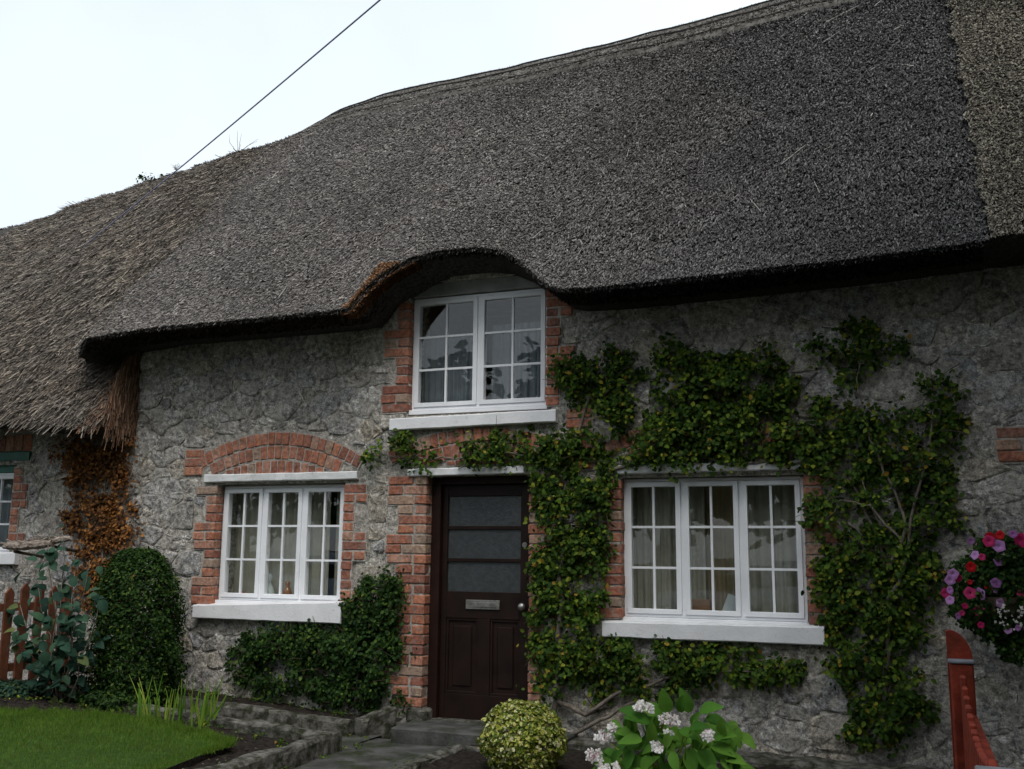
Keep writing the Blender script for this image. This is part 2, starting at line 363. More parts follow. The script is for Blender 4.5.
# lawn: edge traced on the soil
lawn_poly = [(-4.46, -1.9), (-4.5, -1.65), (-4.58, -1.53), (-4.75, -1.45), (-5.0, -1.39), (-5.25, -1.35), (-5.5, -1.30), (-5.98, -1.36), (-6.5, -1.72), (-7.5, -2.0), (-10.5, -2.3), (-10.5, -4), (-4.3, -4), (-4.33, -2.6)]
def inpoly(x, y, poly):
    r = np.zeros(len(x), bool); j = len(poly)-1
    for i in range(len(poly)):
        xi, yi = poly[i]; xj, yj = poly[j]
        cnd = ((yi > y) != (yj > y)) & (x < (xj-xi)*(y-yi)/(yj-yi+1e-12)+xi); r ^= cnd; j = i
    return r
vs = [(x, y, float(gz(np.array(x)))+.012) for x, y in lawn_poly] + [(x, y, float(gz(np.array(x)))-.05) for x, y in lawn_poly]
nl = len(lawn_poly)
bm = bmesh.new(); bv = [bm.verts.new(v) for v in vs]
bm.faces.new(bv[:nl][::-1]); [bm.faces.new((bv[i], bv[(i+1) % nl], bv[nl+(i+1) % nl], bv[nl+i])) for i in range(nl)]
bmesh.ops.triangulate(bm, faces=[f for f in bm.faces if len(f.verts) > 4]); bmesh.ops.recalc_face_normals(bm, faces=bm.faces[:])
lo = MB().bm(bm).build('lawn', M['lawn'], kind='structure'); lo.data.materials.append(M['soil'])
for f in lo.data.polygons:
    if f.normal.z < .5: f.material_index = 1
n = 120000
gx = RNG.uniform(-9.6, -4.3, n); gy = RNG.uniform(-3.3, -1.25, n); k = inpoly(gx, gy, lawn_poly); gx, gy = gx[k], gy[k]; n = len(gx)
ne = 9000; ei = RNG.integers(0, 9, ne); ef = RNG.uniform(0, 1, ne); LP = np.array(lawn_poly)
ex = LP[ei, 0]*(1-ef)+LP[ei+1, 0]*ef; ey = LP[ei, 1]*(1-ef)+LP[ei+1, 1]*ef; cl_n = .03*np.sin(ex*23+ey*17)+.02*np.sin(ex*61)
gx = np.concatenate([gx, ex+RNG.normal(0, .02, ne)+.3*cl_n]); gy = np.concatenate([gy, ey+RNG.normal(0, .02, ne)+cl_n]); n = len(gx)
gp = np.stack([gx, gy, gz(gx)+.008], 1); h = RNG.uniform(.018, .042, n)*np.where(np.arange(n) >= n-ne, RNG.uniform(.8, 1.7, n), 1)
tilt = np.stack([RNG.normal(0, .35, n), RNG.normal(0, .35, n), np.ones(n)], 1); sd = unit(np.stack([RNG.normal(0, 1, n), RNG.normal(0, 1, n), np.zeros(n)], 1))
V = np.stack([gp-sd*.0022, gp+sd*.0022, gp+tilt*h[:, None]], 1).reshape(-1, 3)
obj('lawn_grass', V, np.arange(n*3).reshape(-1, 3), M['grass'], None, kind='stuff', label='short mown green grass growing on the front lawn', category='grass')
# fallen leaves / crumbs of soil
n = 700; q = np.stack([RNG.uniform(-8, -4.1, n), RNG.uniform(-2.4, -.85, n), np.zeros(n)], 1); q[:, 2] = gz(q[:, 0])-.018
q = q[~inpoly(q[:, 0], q[:, 1], lawn_poly)]
leaves('leaf_litter', q, np.tile([0, 0, 1.], (len(q), 1)), RNG.uniform(.012, .03, len(q)), mat_leaf('litter', [(0, (.03, .02, .012)), (.6, (.07, .055, .035)), (.9, (.16, .15, .12)), (1, (.10, .16, .03))], .8, .1), None, spread=.4)
tag(bpy.data.objects['leaf_litter'], 'scattered dead leaves and pebbles on the dark soil bed', 'leaf litter')

def kerb(name, p0, p1, w, ztop0, ztop1, zb, label, seg=14, wob=.008):
    """rough cast kerb between two plan points"""
    p0, p1 = Vector((p0[0], p0[1], 0)), Vector((p1[0], p1[1], 0)); t = (p1-p0).normalized(); nn = Vector((-t.y, t.x, 0))
    vs = []; fs = []; R = random.Random(name+label)
    for i in range(seg+1):
        f = i/seg; c = p0.lerp(p1, f); zt = ztop0+(ztop1-ztop0)*f
        for off, z in ((-.5, zb), (-.5, zt-.025), (-.36, zt), (.36, zt), (.5, zt-.025), (.5, zb)):
            q = c+nn*(off*w+R.uniform(-wob, wob)); vs.append((q.x, q.y, z+(R.uniform(-wob, wob) if z > zb else 0)))
    for i in range(seg):
        for j in range(5): fs.append((i*6+j, i*6+j+1, (i+1)*6+j+1, (i+1)*6+j))
    fs.append(tuple(range(5, -1, -1))); fs.append(tuple(seg*6+j for j in range(6)))
    o = obj(name, vs, fs, M['concrete'], None, label=label, category='kerb'); return o
kerb('border_kerb', (-6.6, -.33), (-4.26, -.33), .11, .28, .17, 0, 'long low concrete kerb edging the border below the left window')
kerb('border_kerb', (-4.21, -.33), (-4.05, -.03), .11, .175, .26, 0, 'short angled concrete kerb rising to the brick pier by the door', 6)
kerb('lawn_kerb', (-4.06, -1.05), (-4.06, -4.2), .13, .185, .185, 0, 'mossy kerb between the lawn bed and the concrete path', 20, .012)
kerb('lawn_kerb', (-6.5, -.80), (-4.0, -.99), .13, .27, .185, 0, 'mossy back kerb of the lawn bed running towards the left bush', 20, .012)
kerb('bed_kerb', (-3.2, -.60), (-3.2, -5), .10, .10, .10, 0, 'low pale kerb on the right edge of the path', 20, .012)
kerb('bed_kerb', (-3.12, -.60), (-2.5, -.63), .10, .10, .09, 0, 'low kerb behind the round variegated bush', 10, .012)
MB().box(-3.86, -2.45, -.42, .30, 0.0, .155, .012).build('doorstep', M['path'], label='worn grey concrete doorstep below the brown door', category='doorstep')
o = kerb('wall_plinth', (-2.44, -.16), (0.62, -.16), .28, .135, .10, 0, 'low concrete plinth along the wall foot below the right window', 30, .012)
o['category'] = 'plinth'
MB().box(-3.93, -3.74, -.045, .10, .13, .245, .02).build('pier_foot', M['concrete'], label='rough concrete block at the foot of the brick pier left of the door', category='stone block')

# ------------------------------------------------------------------ the houses
cottage = empty('cottage', (-3.2, 0, 0), label='thatched grey rubble stone cottage with brick trimmed openings and brown door', category='cottage')
nb_left = empty('neighbour_cottage', (-9, 0, 0), label='lower thatched cottage on the left with a green lintel', category='cottage')
nb_right = empty('neighbour_cottage', (1.6, 0, 0), label='adjoining cottage at the right edge under paler olive thatch', category='cottage')

# openings (x0, x1, z0, z1)
OP = dict(LW=(-5.965, -4.60, 1.0, 2.115), DO=(-3.80, -2.86, 0.0, 2.15), RW=(-2.10, -.70, 1.0, 2.11), UW=(-4.01, -2.72, 2.68, 3.86))
NB_OP = (-9.95, -8.49, 1.42, 2.36)
BLOCKS = {'c': [], 'l': [], 'r': []}
def wall_grid(name, x0, x1, z0, z1, ops, parent, step=.075):
    def axis(a, b, edges):
        g = list(np.arange(a, b, step))+[b]; e = [q for q in edges if a < q < b]
        g = [q for q in g if all(abs(q-w) > .025 for w in e)]+e; return np.array(sorted(set(g)))
    xs = axis(x0, x1, [v for o in ops for v in o[:2]]); zs = axis(z0, z1, [v for o in ops for v in o[2:]])
    X, Z = np.meshgrid(xs, zs); Y = np.zeros_like(X)
    for i in range(X.shape[0]):
        for j in range(X.shape[1]):
            Y[i, j] = -.002+.014*mnoise.noise(Vector((X[i, j]*5, 0, Z[i, j]*6)))+.010*mnoise.noise(Vector((X[i, j]*13, 3, Z[i, j]*15)))
    Y = np.maximum(Y, -.011)
    for o in ops:
        Y[(X >= o[0]-.09) & (X <= o[1]+.09) & (Z >= o[2]-.02) & (Z <= o[3]+.02)] = .002
    nx, nz = len(xs), len(zs); V = [tuple(v) for v in np.stack([X, Y, Z], -1).reshape(-1, 3)]; F = []
    for i in range(nz-1):
        for j in range(nx-1):
            cx, cz = (xs[j]+xs[j+1])/2, (zs[i]+zs[i+1])/2
            if any(o[0] < cx < o[1] and o[2] < cz < o[3] for o in ops): continue
            a = i*nx+j; F.append((a, a+1, a+nx+1, a+nx))
    mb = MB(); mb.v = V; mb.f = F
    for o in ops:
        a, b, c, d = o; mb.poly([(a, .0, c), (a, .4, c), (a, .4, d), (a, 0, d)], [(0, 1, 2, 3)]); mb.poly([(b, 0, c), (b, .4, c), (b, .4, d), (b, 0, d)], [(3, 2, 1, 0)])
        mb.poly([(a, 0, c), (b, 0, c), (b, .4, c), (a, .4, c)], [(0, 1, 2, 3)]); mb.poly([(a, 0, d), (b, 0, d), (b, .4, d), (a, .4, d)], [(3, 2, 1, 0)])
    # back skin and ends
    for (a, b) in ((x0, x0), (x1, x1)): mb.poly([(a, 0, z0), (a, .45, z0), (a, .45, z1), (a, 0, z1)], [(0, 1, 2, 3)])
    o = mb.build(name, M['mortar'], parent, smooth=True); return o
wall_c = wall_grid('wall', -7.03, .62, -.1, 3.98, list(OP.values()), cottage)
wall_l = wall_grid('wall', -13.5, -7.035, -.1, 3.2, [NB_OP], nb_left, .09)
wall_r = wall_grid('wall', .625, 2.6, -.1, 3.98, [], nb_right, .09)

# ---- bricks
_brick_cache = {}
def brick_mesh(w, d, h, var):
    key = (round(w, 2), round(d, 2), round(h, 3), var)
    if key not in _brick_cache:
        R = random.Random(str(key)); bm = bmesh.new(); bmesh.ops.create_cube(bm, size=1.0)
        for q in bm.verts: q.co = Vector((q.co.x*w+R.uniform(-.004, .004), q.co.y*d, q.co.z*h+R.uniform(-.004, .004)))
        bmesh.ops.bevel(bm, geom=bm.edges[:], offset=.006, segments=1, affect='EDGES', profile=.5)
        for q in bm.verts: q.co += Vector((R.uniform(-.0015, .0015), R.uniform(-.002, .002), R.uniform(-.0015, .0015)))
        b = MB().bm(bm); _brick_cache[key] = mesh_from('brick', b.v, b.f, M['brick'])
    return _brick_cache[key]
NBR = 0; JOINT = {wall_c: MB(), wall_l: MB(), wall_r: MB()}
def brick(cx, cz, w, h, parent, rot=0.0, y0=None, depth=.11):
    global NBR; NBR += 1
    o = bpy.data.objects.new('brick', brick_mesh(w, depth, h, random.randrange(3)))
    yf = (-.022+random.uniform(-.006, .005)) if y0 is None else y0
    o.location = (cx, yf+depth/2, cz); o.rotation_euler = (0, rot, random.uniform(-.012, .012))
    link(o, parent)
    if not rot:
        for q in OP.values():
            if q[2]-.02 < cz < q[3]+.02 and abs(cx-q[0]) < w/2+.02: cut = (-1, q[0]-.003)
            elif q[2]-.02 < cz < q[3]+.02 and abs(cx-q[1]) < w/2+.02: cut = (1, q[1]+.003)
            else: continue
            break
        else: cut = None
    else: cut = None
    clampx = (lambda x: x) if cut is None else (lambda x: min(x, cut[1])) if cut[0] < 0 else (lambda x: max(x, cut[1]))
    a, b = w/2+.012, h/2+.012; ca, sa = math.cos(rot), math.sin(rot); JOINT[parent].poly([(clampx(cx+x*ca+z*sa), -.012+random.uniform(-.002, .002), cz-x*sa+z*ca) for x, z in ((-a, -b), (a, -b), (a, b), (-a, b))], [(0, 1, 2, 3)])
    return o
CH = .083
def jamb(side, xe, z0, z1, wn_, ww, parent, bl, phase=0, maxc=99):
    """toothed brick jamb: three courses wide, three narrow"""
    n = int((z1-z0)/CH+.5)
    for i in range(min(n, maxc)):
        zc = z0+CH*(i+.5); wide = ((i+phase)//3) % 2 == 0; w = (ww if wide else wn_)+random.uniform(-.012, .012)
        cuts = [w] if w < .17 or (w < .30 and i % 2 == 0) else [.115, w-.115] if w < .30 else ([.225, w-.225] if i % 2 else [.12, w-.12])
        p = 0.0
        for c in cuts:
            a, b = p, p+c; p += c
            if c < .04: continue
            x = xe+side*(a+b)/2
            brick(x+(-side*.011 if a == 0 else 0), zc, c-.011, CH-.011, parent)
        BLOCKS[bl].append((min(xe, xe+side*w)-.004, max(xe, xe+side*w)+.004, zc-CH/2, zc+CH/2))
o = OP
jamb(-1, o['LW'][0], 1.02, 2.10, .125, .235, wall_c, 'c'); jamb(1, o['LW'][1], 1.02, 2.10, .115, .235, wall_c, 'c', 1)
jamb(-1, o['DO'][0], .25, 2.16, .27, .37, wall_c, 'c', 4); jamb(1, o['DO'][1], .17, 2.16, .13, .25, wall_c, 'c', 2)
jamb(-1, o['RW'][0], 1.02, 2.10, .16, .27, wall_c, 'c', 1); jamb(1, o['RW'][1], 1.02, 2.10, .14, .25, wall_c, 'c')
jamb(-1, o['UW'][0], 2.71, 3.72, .135, .255, wall_c, 'c', 0, 12); jamb(1, o['UW'][1], 2.71, 3.72, .13, .24, wall_c, 'c', 3, 12)
jamb(-1, .99, 2.16, 2.41, .26, .39, wall_r, 'r', 0, 3)
jamb(1, NB_OP[1], 1.5, 2.32, .10, .20, wall_l, 'l', 1)
for i in range(5): brick(-8.35-.12*i, 2.58, .108, .17, wall_l); brick(-8.30-.23*i, 2.73, .215, .07, wall_l)
BLOCKS['l'].append((-9.9, -8.22, 2.46, 2.77))
def arch(xc, half, ztop, zbot, parent, rise=.25, rings=2, rh=.125, keep=lambda x, z: True):
    R = (half*half+rise*rise)/(2*rise); zc = ztop-R; am = math.asin(half/R)
    for r in range(rings):
        ro = R-r*rh; nb = int(2*am*ro/.081)
        for i in range(nb):
            a = -am+2*am*(i+.5)/nb; rm = ro-rh/2; x, z = xc+rm*math.sin(a), zc+rm*math.cos(a)
            if z-rh*.4 < zbot or not keep(x, z): continue
            brick(x, z, 2*am*ro/nb-.012, rh-.013+random.uniform(-.006, .006), parent, rot=a)
    ri = R-rings*rh; n = int(2*half/.08)
    for i in range(n):
        x = xc-half+2*half*(i+.5)/n; zt = zc+math.sqrt(max(0, ri*ri-(x-xc)**2))
        if zt-zbot > .045 and keep(x, (zt+zbot)/2): brick(x, (zt+zbot)/2-.004, .068, zt-zbot-.02, parent)
    for i in range(12):
        a0 = -half+2*half*i/12; a1 = a0+2*half/12; xm = max(abs(a0), abs(a1)); BLOCKS['c'].append((xc+a0, xc+a1, zbot-.05, zc+math.sqrt(max(0.01, R*R-min(abs(a0), abs(a1))**2))+.01))
arch(-5.35, .93, 2.585, 2.195, wall_c)
arch(-3.33, .86, 2.555, 2.235, wall_c, rise=.18, keep=lambda x, z: x < -2.5)
arch(-1.40, .93, 2.585, 2.225, wall_c, keep=lambda x, z: x < -1.75 or x > -1.0)
for i in range(3):
    brick(-6.245, 2.245+CH*i, .20, CH-.012, wall_c); brick(-2.42, 2.22+CH*i, .20, CH-.012, wall_c); brick(-2.44, 2.47+CH*i, .21, CH-.012, wall_c)
BLOCKS['c'] += [(-6.35, -6.14, 2.2, 2.455), (-2.55, -2.31, 2.17, 2.72)]

for _w, _m in JOINT.items(): _m.build('brick_mortar', M['joint'], _w, kind='stuff')
# ---- rubble stones: relaxed cells between the openings and the brickwork
def clip(poly, nx, nz, d):            # keep nx*x+nz*z <= d
    out = []
    for i in range(len(poly)):
        a, b = poly[i-1], poly[i]; fa = nx*a[0]+nz*a[1]-d; fb = nx*b[0]+nz*b[1]-d
        if (fa <= 0) != (fb <= 0):
            t = fa/(fa-fb); out.append((a[0]+t*(b[0]-a[0]), a[1]+t*(b[1]-a[1])))
        if fb <= 0: out.append(b)
    return out
def parea(p): return .5*abs(sum(p[i-1][0]*p[i][1]-p[i][0]*p[i-1][1] for i in range(len(p)))) if len(p) > 2 else 0
def stone_geom(poly, R, h):
    # rounded, shrunk outline then three rings
    p = poly
    for _ in range(1):
        q = []
        for i in range(len(p)):
            a, b = p[i-1], p[i]; L = math.hypot(b[0]-a[0], b[1]-a[1])
            if L < .02: q.append(((a[0]+b[0])/2, (a[1]+b[1])/2)); continue
            f = min(.22, .016/L+.03)
            q += [(a[0]+(b[0]-a[0])*f, a[1]+(b[1]-a[1])*f), (a[0]+(b[0]-a[0])*(1-f), a[1]+(b[1]-a[1])*(1-f))]
            if L > .16: q.insert(-1, ((a[0]+b[0])/2+R.uniform(-.012, .012), (a[1]+b[1])/2+R.uniform(-.012, .012)))
        p = q
    cx = sum(a[0] for a in p)/len(p); cz = sum(a[1] for a in p)/len(p); sz = math.sqrt(parea(p)+1e-6); k = len(p)
    V = []; tx, tz = R.uniform(-.06, .06), R.uniform(-.06, .06)
    for sc, y in ((1-.006/sz, .03), (1-.012/sz, -h*.5), (1-.045/sz-.02, -h)):
        for a in p:
            dx, dz = (a[0]-cx)*sc, (a[1]-cz)*sc
            V.append((cx+dx+R.uniform(-.004, .004), (y+(dx*tx+dz*tz+R.uniform(-.006, .006)) if y < 0 else y), cz+dz+R.uniform(-.004, .004)))
    V.append((cx, -h*1.08, cz)); c = len(V)-1; F = []
    for r in range(2):
        for i in range(k): F.append((r*k+i, r*k+(i+1) % k, (r+1)*k+(i+1) % k, (r+1)*k+i))
    for i in range(k): F.append((2*k+i, 2*k+(i+1) % k, c))
    return V, F
IVY_C = [(572, 560, 45, 130), (520, 445, 60, 22), (600, 395, 45, 45), (715, 400, 85, 62), (660, 668, 110, 30), (870, 450, 95, 70), (860, 345, 45, 24), (880, 620, 60, 120), (340, 650, 75, 45), (138, 630, 48, 80), (940, 405, 25, 30)]
def hidden(x, z):
    d = np.array([x, -.05, z])-CAM; t = d@_f; px, py = 512+FPX*(d@CR)/t, 384.5-FPX*(d@CU)/t
    if px < -15 or px > 1045 or py > 775: return True
    if z > 3.5 and not (-4.4 < x < -2.5): return True
    return any(((px-a)/c)**2+((py-b)/e)**2 < .85 for a, b, c, e in IVY_C)
def make_stones():
    R = random.Random(5); SZ = 1.45
    seeds = []; X0, X1, Z0, Z1 = -9.2, 2.2, .0, 3.9
    big = [(-6.6, 2.02), (-7.95, 1.72), (-7.9, 2.03), (-4.22, 1.86), (-4.28, 1.35), (.02, 2.75), (-6.2, 1.35), (-5.6, .62), (.3, 1.4), (.75, 1.75)]
    for b in big: seeds.append((b[0], b[1]*SZ, .30))
    for tries in range(26000):
        x, z = R.uniform(X0, X1), R.uniform(Z0, Z1)*SZ; r = R.choice((.13, .15, .19, .24, .29))
        if all((x-a)**2+(z-b)**2 > (max(r, c)*.5+min(r, c)*.5)**2 for a, b, c in seeds): seeds.append((x, z, r))
    S = np.array([(a, b) for a, b, c in seeds]); W = np.array([c for a, b, c in seeds])**2*.8
    out = {'c': [], 'l': [], 'r': []}
    for i, (x, z) in enumerate(S):
        key = 'l' if x < -7.03 else 'r' if x > .62 else 'c'
        bl = BLOCKS[key]+(list(OP.values()) if key == 'c' else [NB_OP] if key == 'l' else [])
        zz = z/SZ
        if any(b[0]+.01 < x < b[1]-.01 and b[2]+.01 < zz < b[3]-.01 for b in bl): continue
        if key == 'l' and zz > 3.1: continue
        d2 = (S[:, 0]-x)**2+(S[:, 1]-z)**2; idx = np.argsort(d2)[1:26]
        poly = [(x-.5, z-.5), (x+.5, z-.5), (x+.5, z+.5), (x-.5, z+.5)]
        for j in idx:
            nx, nz = S[j]-S[i]; d = (S[j]@S[j]-S[i]@S[i]+W[i]-W[j])/2
            poly = clip(poly, nx, nz, d)
            if len(poly) < 3: break
        if len(poly) < 3: continue
        poly = [(a, b/SZ) for a, b in poly]
        xa, xb = {'c': (-7.02, 9), 'l': (-20, -7.04), 'r': (-9, 20)}[key]
        poly = clip(clip(clip(poly, 1, 0, xb), -1, 0, -xa), 0, 1, 3.1 if key == 'l' else 3.9)
        for b in bl:
            px = [a[0] for a in poly]; pz = [a[1] for a in poly]
            if not poly or max(px) <= b[0] or min(px) >= b[1] or max(pz) <= b[2] or min(pz) >= b[3]: continue
            c = [clip(poly, 1, 0, b[0]-.008), clip(poly, -1, 0, -b[1]-.008), clip(poly, 0, 1, b[2]-.008), clip(poly, 0, -1, -b[3]-.008)]
            poly = max(c, key=parea)
        if len(poly) < 3 or parea(poly) < .0035: continue
        out[key].append(poly)
    for key, wall in (('c', wall_c), ('l', wall_l), ('r', wall_r)):
        lst = sorted(out[key], key=lambda p: -parea(p)*(0.02 if hidden(sum(a[0] for a in p)/len(p), sum(a[1] for a in p)/len(p)) else 1))
        rest = MB()
        for i, p in enumerate(lst):
            h = R.choice((.007, .010, .013, .016, .021)); V, F = stone_geom(p, R, h)
            cx = sum(a[0] for a in p)/len(p); cz = sum(a[1] for a in p)/len(p)
            if i < 290 and parea(p) > .006 and not hidden(cx, cz):
                o = bpy.data.objects.new('stone', mesh_from('stone', [(a-cx, b, c-cz) for a, b, c in V], F, M['stone'], False)); o.location = (cx, 0, cz); link(o, wall)
            else: rest.poly(V, F)
        if rest.v: rest.build('small_stones', M['stone'], wall, False, kind='stuff')
        print('stones', key, len(lst))
make_stones(); print('bricks', NBR)

# ------------------------------------------------------------------ thatch
RX = np.array([-15, -12.35, -11.2, -9.94, -8.18, -7.05, -6.45, -3.57, -1.9, -.8, 2.6]); RZ = np.array([6.13, 6.19, 6.26, 6.50, 6.74, 6.985, 7.11, 7.21, 7.34, 7.45, 7.67])
YR, YE, RR = 2.8, -.6, .22
zr = lambda x: np.interp(x, RX, RZ)
EP = np.array([at(*e) for e in [(60, 341, -0.60), (90, 337, -0.60), (150, 327, -0.60), (250, 318, -0.60), (330, 310, -0.60), (349, 307, -0.60), (358, 298, -0.57), (368, 286, -0.54), (385, 272, -0.50), (410, 258, -0.44), (440, 250, -0.40), (475, 247, -0.38), (500, 249, -0.39), (515, 256, -0.43), (528, 267, -0.48), (540, 278, -0.53), (552, 286, -0.58), (566, 288, -0.60), (600, 286, -0.60), (700, 275, -0.60), (850, 258, -0.60), (985, 240, -0.60), (1024, 235, -0.60), (1120, 222, -0.60)]])
B0, B1 = at(349, 307, -0.60), at(566, 288, -0.60)
def e_main(x): return np.interp(x, EP[:, 0], EP[:, 1]), np.interp(x, EP[:, 0], EP[:, 2])
def e0_main(x):
    z = np.interp(x, EP[:, 0], EP[:, 2]); k = (x > B0[0]) & (x < B1[0])
    return np.where(k, B0[2]+(B1[2]-B0[2])*(x-B0[0])/(B1[0]-B0[0]), z)
hyp = lambda y: np.sqrt((y-YR)**2+RR**2)-RR
NP = np.array([at(*e) for e in [(-60, 415, -.6), (0, 420, -.6), (50, 424, -.6), (100, 429, -.6), (137, 434, -.6)]])
zrn = lambda x: np.where(x < -8.2, zr(x), 6.765)-.03
def zn(x, y):
    ze = np.interp(x, NP[:, 0], NP[:, 2]); R = zrn(x); return R-(R-ze)/hyp(YE)*hyp(y)
def sst(t): t = np.clip(t, 0, 1); return t*t*(3-2*t)
XL = lambda v: -7.30-1.5*np.clip(v, 0, 1)**.8
def s_main(x, v):
    vc = np.clip(v, 0, 1); ye, ze = e_main(x); z0 = e0_main(x); R = zr(x)
    y = YE+(YR-YE)*v; z = R-(R-z0)/hyp(YE)*hyp(y)
    w = np.clip(1-v/.55, 0, 1)**2.2; y = y+(ye-YE)*w; z = z+(ze-z0)*w
    b = .05*np.sin(np.pi*vc)+.018*bumps(x, v*4.8, 1.4)*sst(v*5)+.010*bumps(x, v*4.8, 4.0, 1)*sst(v*5)+.012*sst((v-.02)/.1)
    y = y-.74*b; z = z+.67*b
    W = .12+3.2*vc; t = sst((XL(v)+W-x)/W)*sst(v/.32)
    z = z*(1-t)+(zn(x, y)+.03)*t
    c = .10*np.clip((-7.05-x)/.2, 0, 1)**2*(1-vc)   # rounded free end
    return np.stack([x, y+c, z-c*1.2], -1)
def s_left(x, v):
    vc = np.clip(v, 0, 1); y = YE+(YR-YE)*v; z = zn(x, y)
    b = .05*np.sin(np.pi*vc)+.03*bumps(x, v*4.8, 1.9)*sst(v*5)+.018*bumps(x, v*4.8, 4.7, 1)*sst(v*5)
    y = y-.74*b; z = z+.67*b
    c = np.clip((x+7.35)/.37, 0, 1)**2.5
    return np.stack([x, y+.16*c*(1-vc)**2, z+.05*c*(1-vc)], -1)
def s_right(x, v):
    vc = np.clip(v, 0, 1); ye, ze = e_main(x); R = zr(x)+.02
    y = YE+(YR-YE)*v; z = R-(R-ze)/hyp(YE)*hyp(y); b = .075*np.sin(np.pi*vc)**.5+.015*bumps(x, v*4.8, 1.7)
    return np.stack([x, y-.74*b-.02, z+.67*b], -1)
def roof_mesh(S, xl, xr, nu, parent, mat, name='thatch_roof', skirt_l=False, skirt_r=False, inner=None):
    vs_ = np.concatenate([np.linspace(0, .12, 9), np.linspace(.12, 1, 40)[1:], np.linspace(1, 2, 12)[1:]])
    rows = []
    for v in vs_:
        u = np.linspace(0, 1, nu); x = xl(v)+(xr-xl(v))*u; rows.append(S(x, np.full(nu, v)))
    rows = [q+np.array([0, .012, -.018]) for q in rows]; E = rows[0]
    lip = E+np.array([0, .035, -.010]); inn = lip.copy(); inn[:, 1] = .16; inn[:, 2] = lip[:, 2]-.03 if inner is None else inner(lip)
    g = np.stack([inn, lip*.35+inn*.65, lip]+rows, 0)
    if skirt_l:
        dv = np.concatenate([np.zeros(3), np.clip(vs_, 0, 1)]); dd = (.02+.5*sst(dv/.25))[:, None, None]; dd[:3] = 0
        g = np.concatenate([g[:, :1]+np.array([.03, .10, -1.])*dd, g[:, :1]+np.array([-.015, .02, -.3])*dd, g], 1)
    if skirt_r: g = np.concatenate([g, g[:, -1:]+np.array([.02, .10, -.05]), g[:, -1:]+np.array([0, .5, .0])], 1)
    nr, nc = g.shape[:2]; i = np.arange((nr-1)*(nc-1)); r, c = i//(nc-1), i % (nc-1); a = r*nc+c
    return obj(name, g.reshape(-1, 3), np.stack([a, a+1, a+nc+1, a+nc], 1), mat, parent, True)
roof_c = roof_mesh(s_main, XL, .60, 260, cottage, M['straw_base'], skirt_l=True, inner=lambda l: l[:, 2]-.03-.10*np.clip((l[:, 2]-3.62)/.35, 0, 1))
roof_l = roof_mesh(s_left, lambda v: -14.5, -6.985, 130, nb_left, M['straw_base'], skirt_r=True)
roof_r = roof_mesh(s_right, lambda v: .61, 2.6, 60, nb_right, M['straw_base'])
def frame_at(S, x, v, e=.004):
    p = S(x, v); dx = S(x+e, v)-S(x-e, v); dv = S(x, v+e)-S(x, v-e)
    dn = -unit(dv); n = unit(np.cross(dx, dv)); return p, n, dn
def thatch_straw(S, n, xl, xr, vmax, mat, parent, L, W, name='straw', jitter=.22, lift=.25, vpow=1.0, dy=0, dens=None):
    v = RNG.uniform(0, 1, n)**vpow*vmax; x = xl(v)+(xr-xl(v))*RNG.uniform(0, 1, n)
    if dens is not None: k = RNG.uniform(0, 1, n) < dens(x, v); x, v = x[k], v[k]
    n = len(x)
    p, nn, dn = frame_at(S, x, v); p = p+nn*RNG.uniform(-.004, .010, (n, 1))
    ln = RNG.uniform(L[0], L[1], n)
    return straw_obj(name, p, nn, dn, ln, RNG.uniform(W[0], W[1], n), mat, parent, jitter, lift)
thatch_straw(s_main, 262000, lambda v: XL(v)+.02, .60, 1.02, M['straw'], roof_c, (.025, .072), (.0032, .0058), jitter=.22, lift=.30, dens=lambda x, v: np.clip((x-XL(v))/(.4+1.3*v), .3, 1))
thatch_straw(s_main, 13000, lambda v: XL(v)+.02, .60, .07, M['straw'], roof_c, (.04, .08), (.003, .006), name='eave_straw', jitter=.25, lift=.3, vpow=2.2)
thatch_straw(s_left, 82000, lambda v: -11.5+0*v, -6.99, 1.02, M['straw_left'], roof_l, (.05, .15), (.003, .0062), jitter=.28, lift=.28)
thatch_straw(s_left, 22000, lambda v: -11.5+0*v, -6.99, .95, M['straw_left'], roof_l, (.18, .42), (.003, .0055), name='long_straw', jitter=.26, lift=.17)
thatch_straw(s_main, 60000, lambda v: XL(v)+.02, -4.6, 1.0, M['straw_left'], roof_c, (.05, .14), (.003, .006), name='weathered_straw', jitter=.35, lift=.28, dens=lambda x, v: np.clip(1-(x-XL(v))/(.7+2.2*v), 0, 1)*(.75+.5*bumps(x, v*4, 2.3, 3)))
thatch_straw(s_right, 44000, lambda v: .595+.014*np.sin(v*41)+.012*np.sin(v*97+1)+.01*np.sin(v*211), 1.75, .8, M['straw_right'], roof_r, (.03, .08), (.003, .0062), jitter=.3, lift=.32)
thatch_straw(s_main, 90, lambda v: XL(v)+.5, .55, .95, M['straw_long'], roof_c, (.15, .45), (.003, .0045), name='loose_straw', jitter=.7, lift=.08)
n = 11000; x = RNG.uniform(-7.25, .58, n); p = s_main(x, RNG.uniform(0, .006, n))+np.stack([np.zeros(n), RNG.uniform(0, .05, n), RNG.uniform(-.02, .005, n)], 1)
straw_obj('eave_fringe', p, np.tile([0, -.9, .3], (n, 1)), unit(np.tile([0, -.45, -1.], (n, 1))), RNG.uniform(.03, .085, n), RNG.uniform(.0025, .005, n), M['straw'], roof_c, .35, .1)
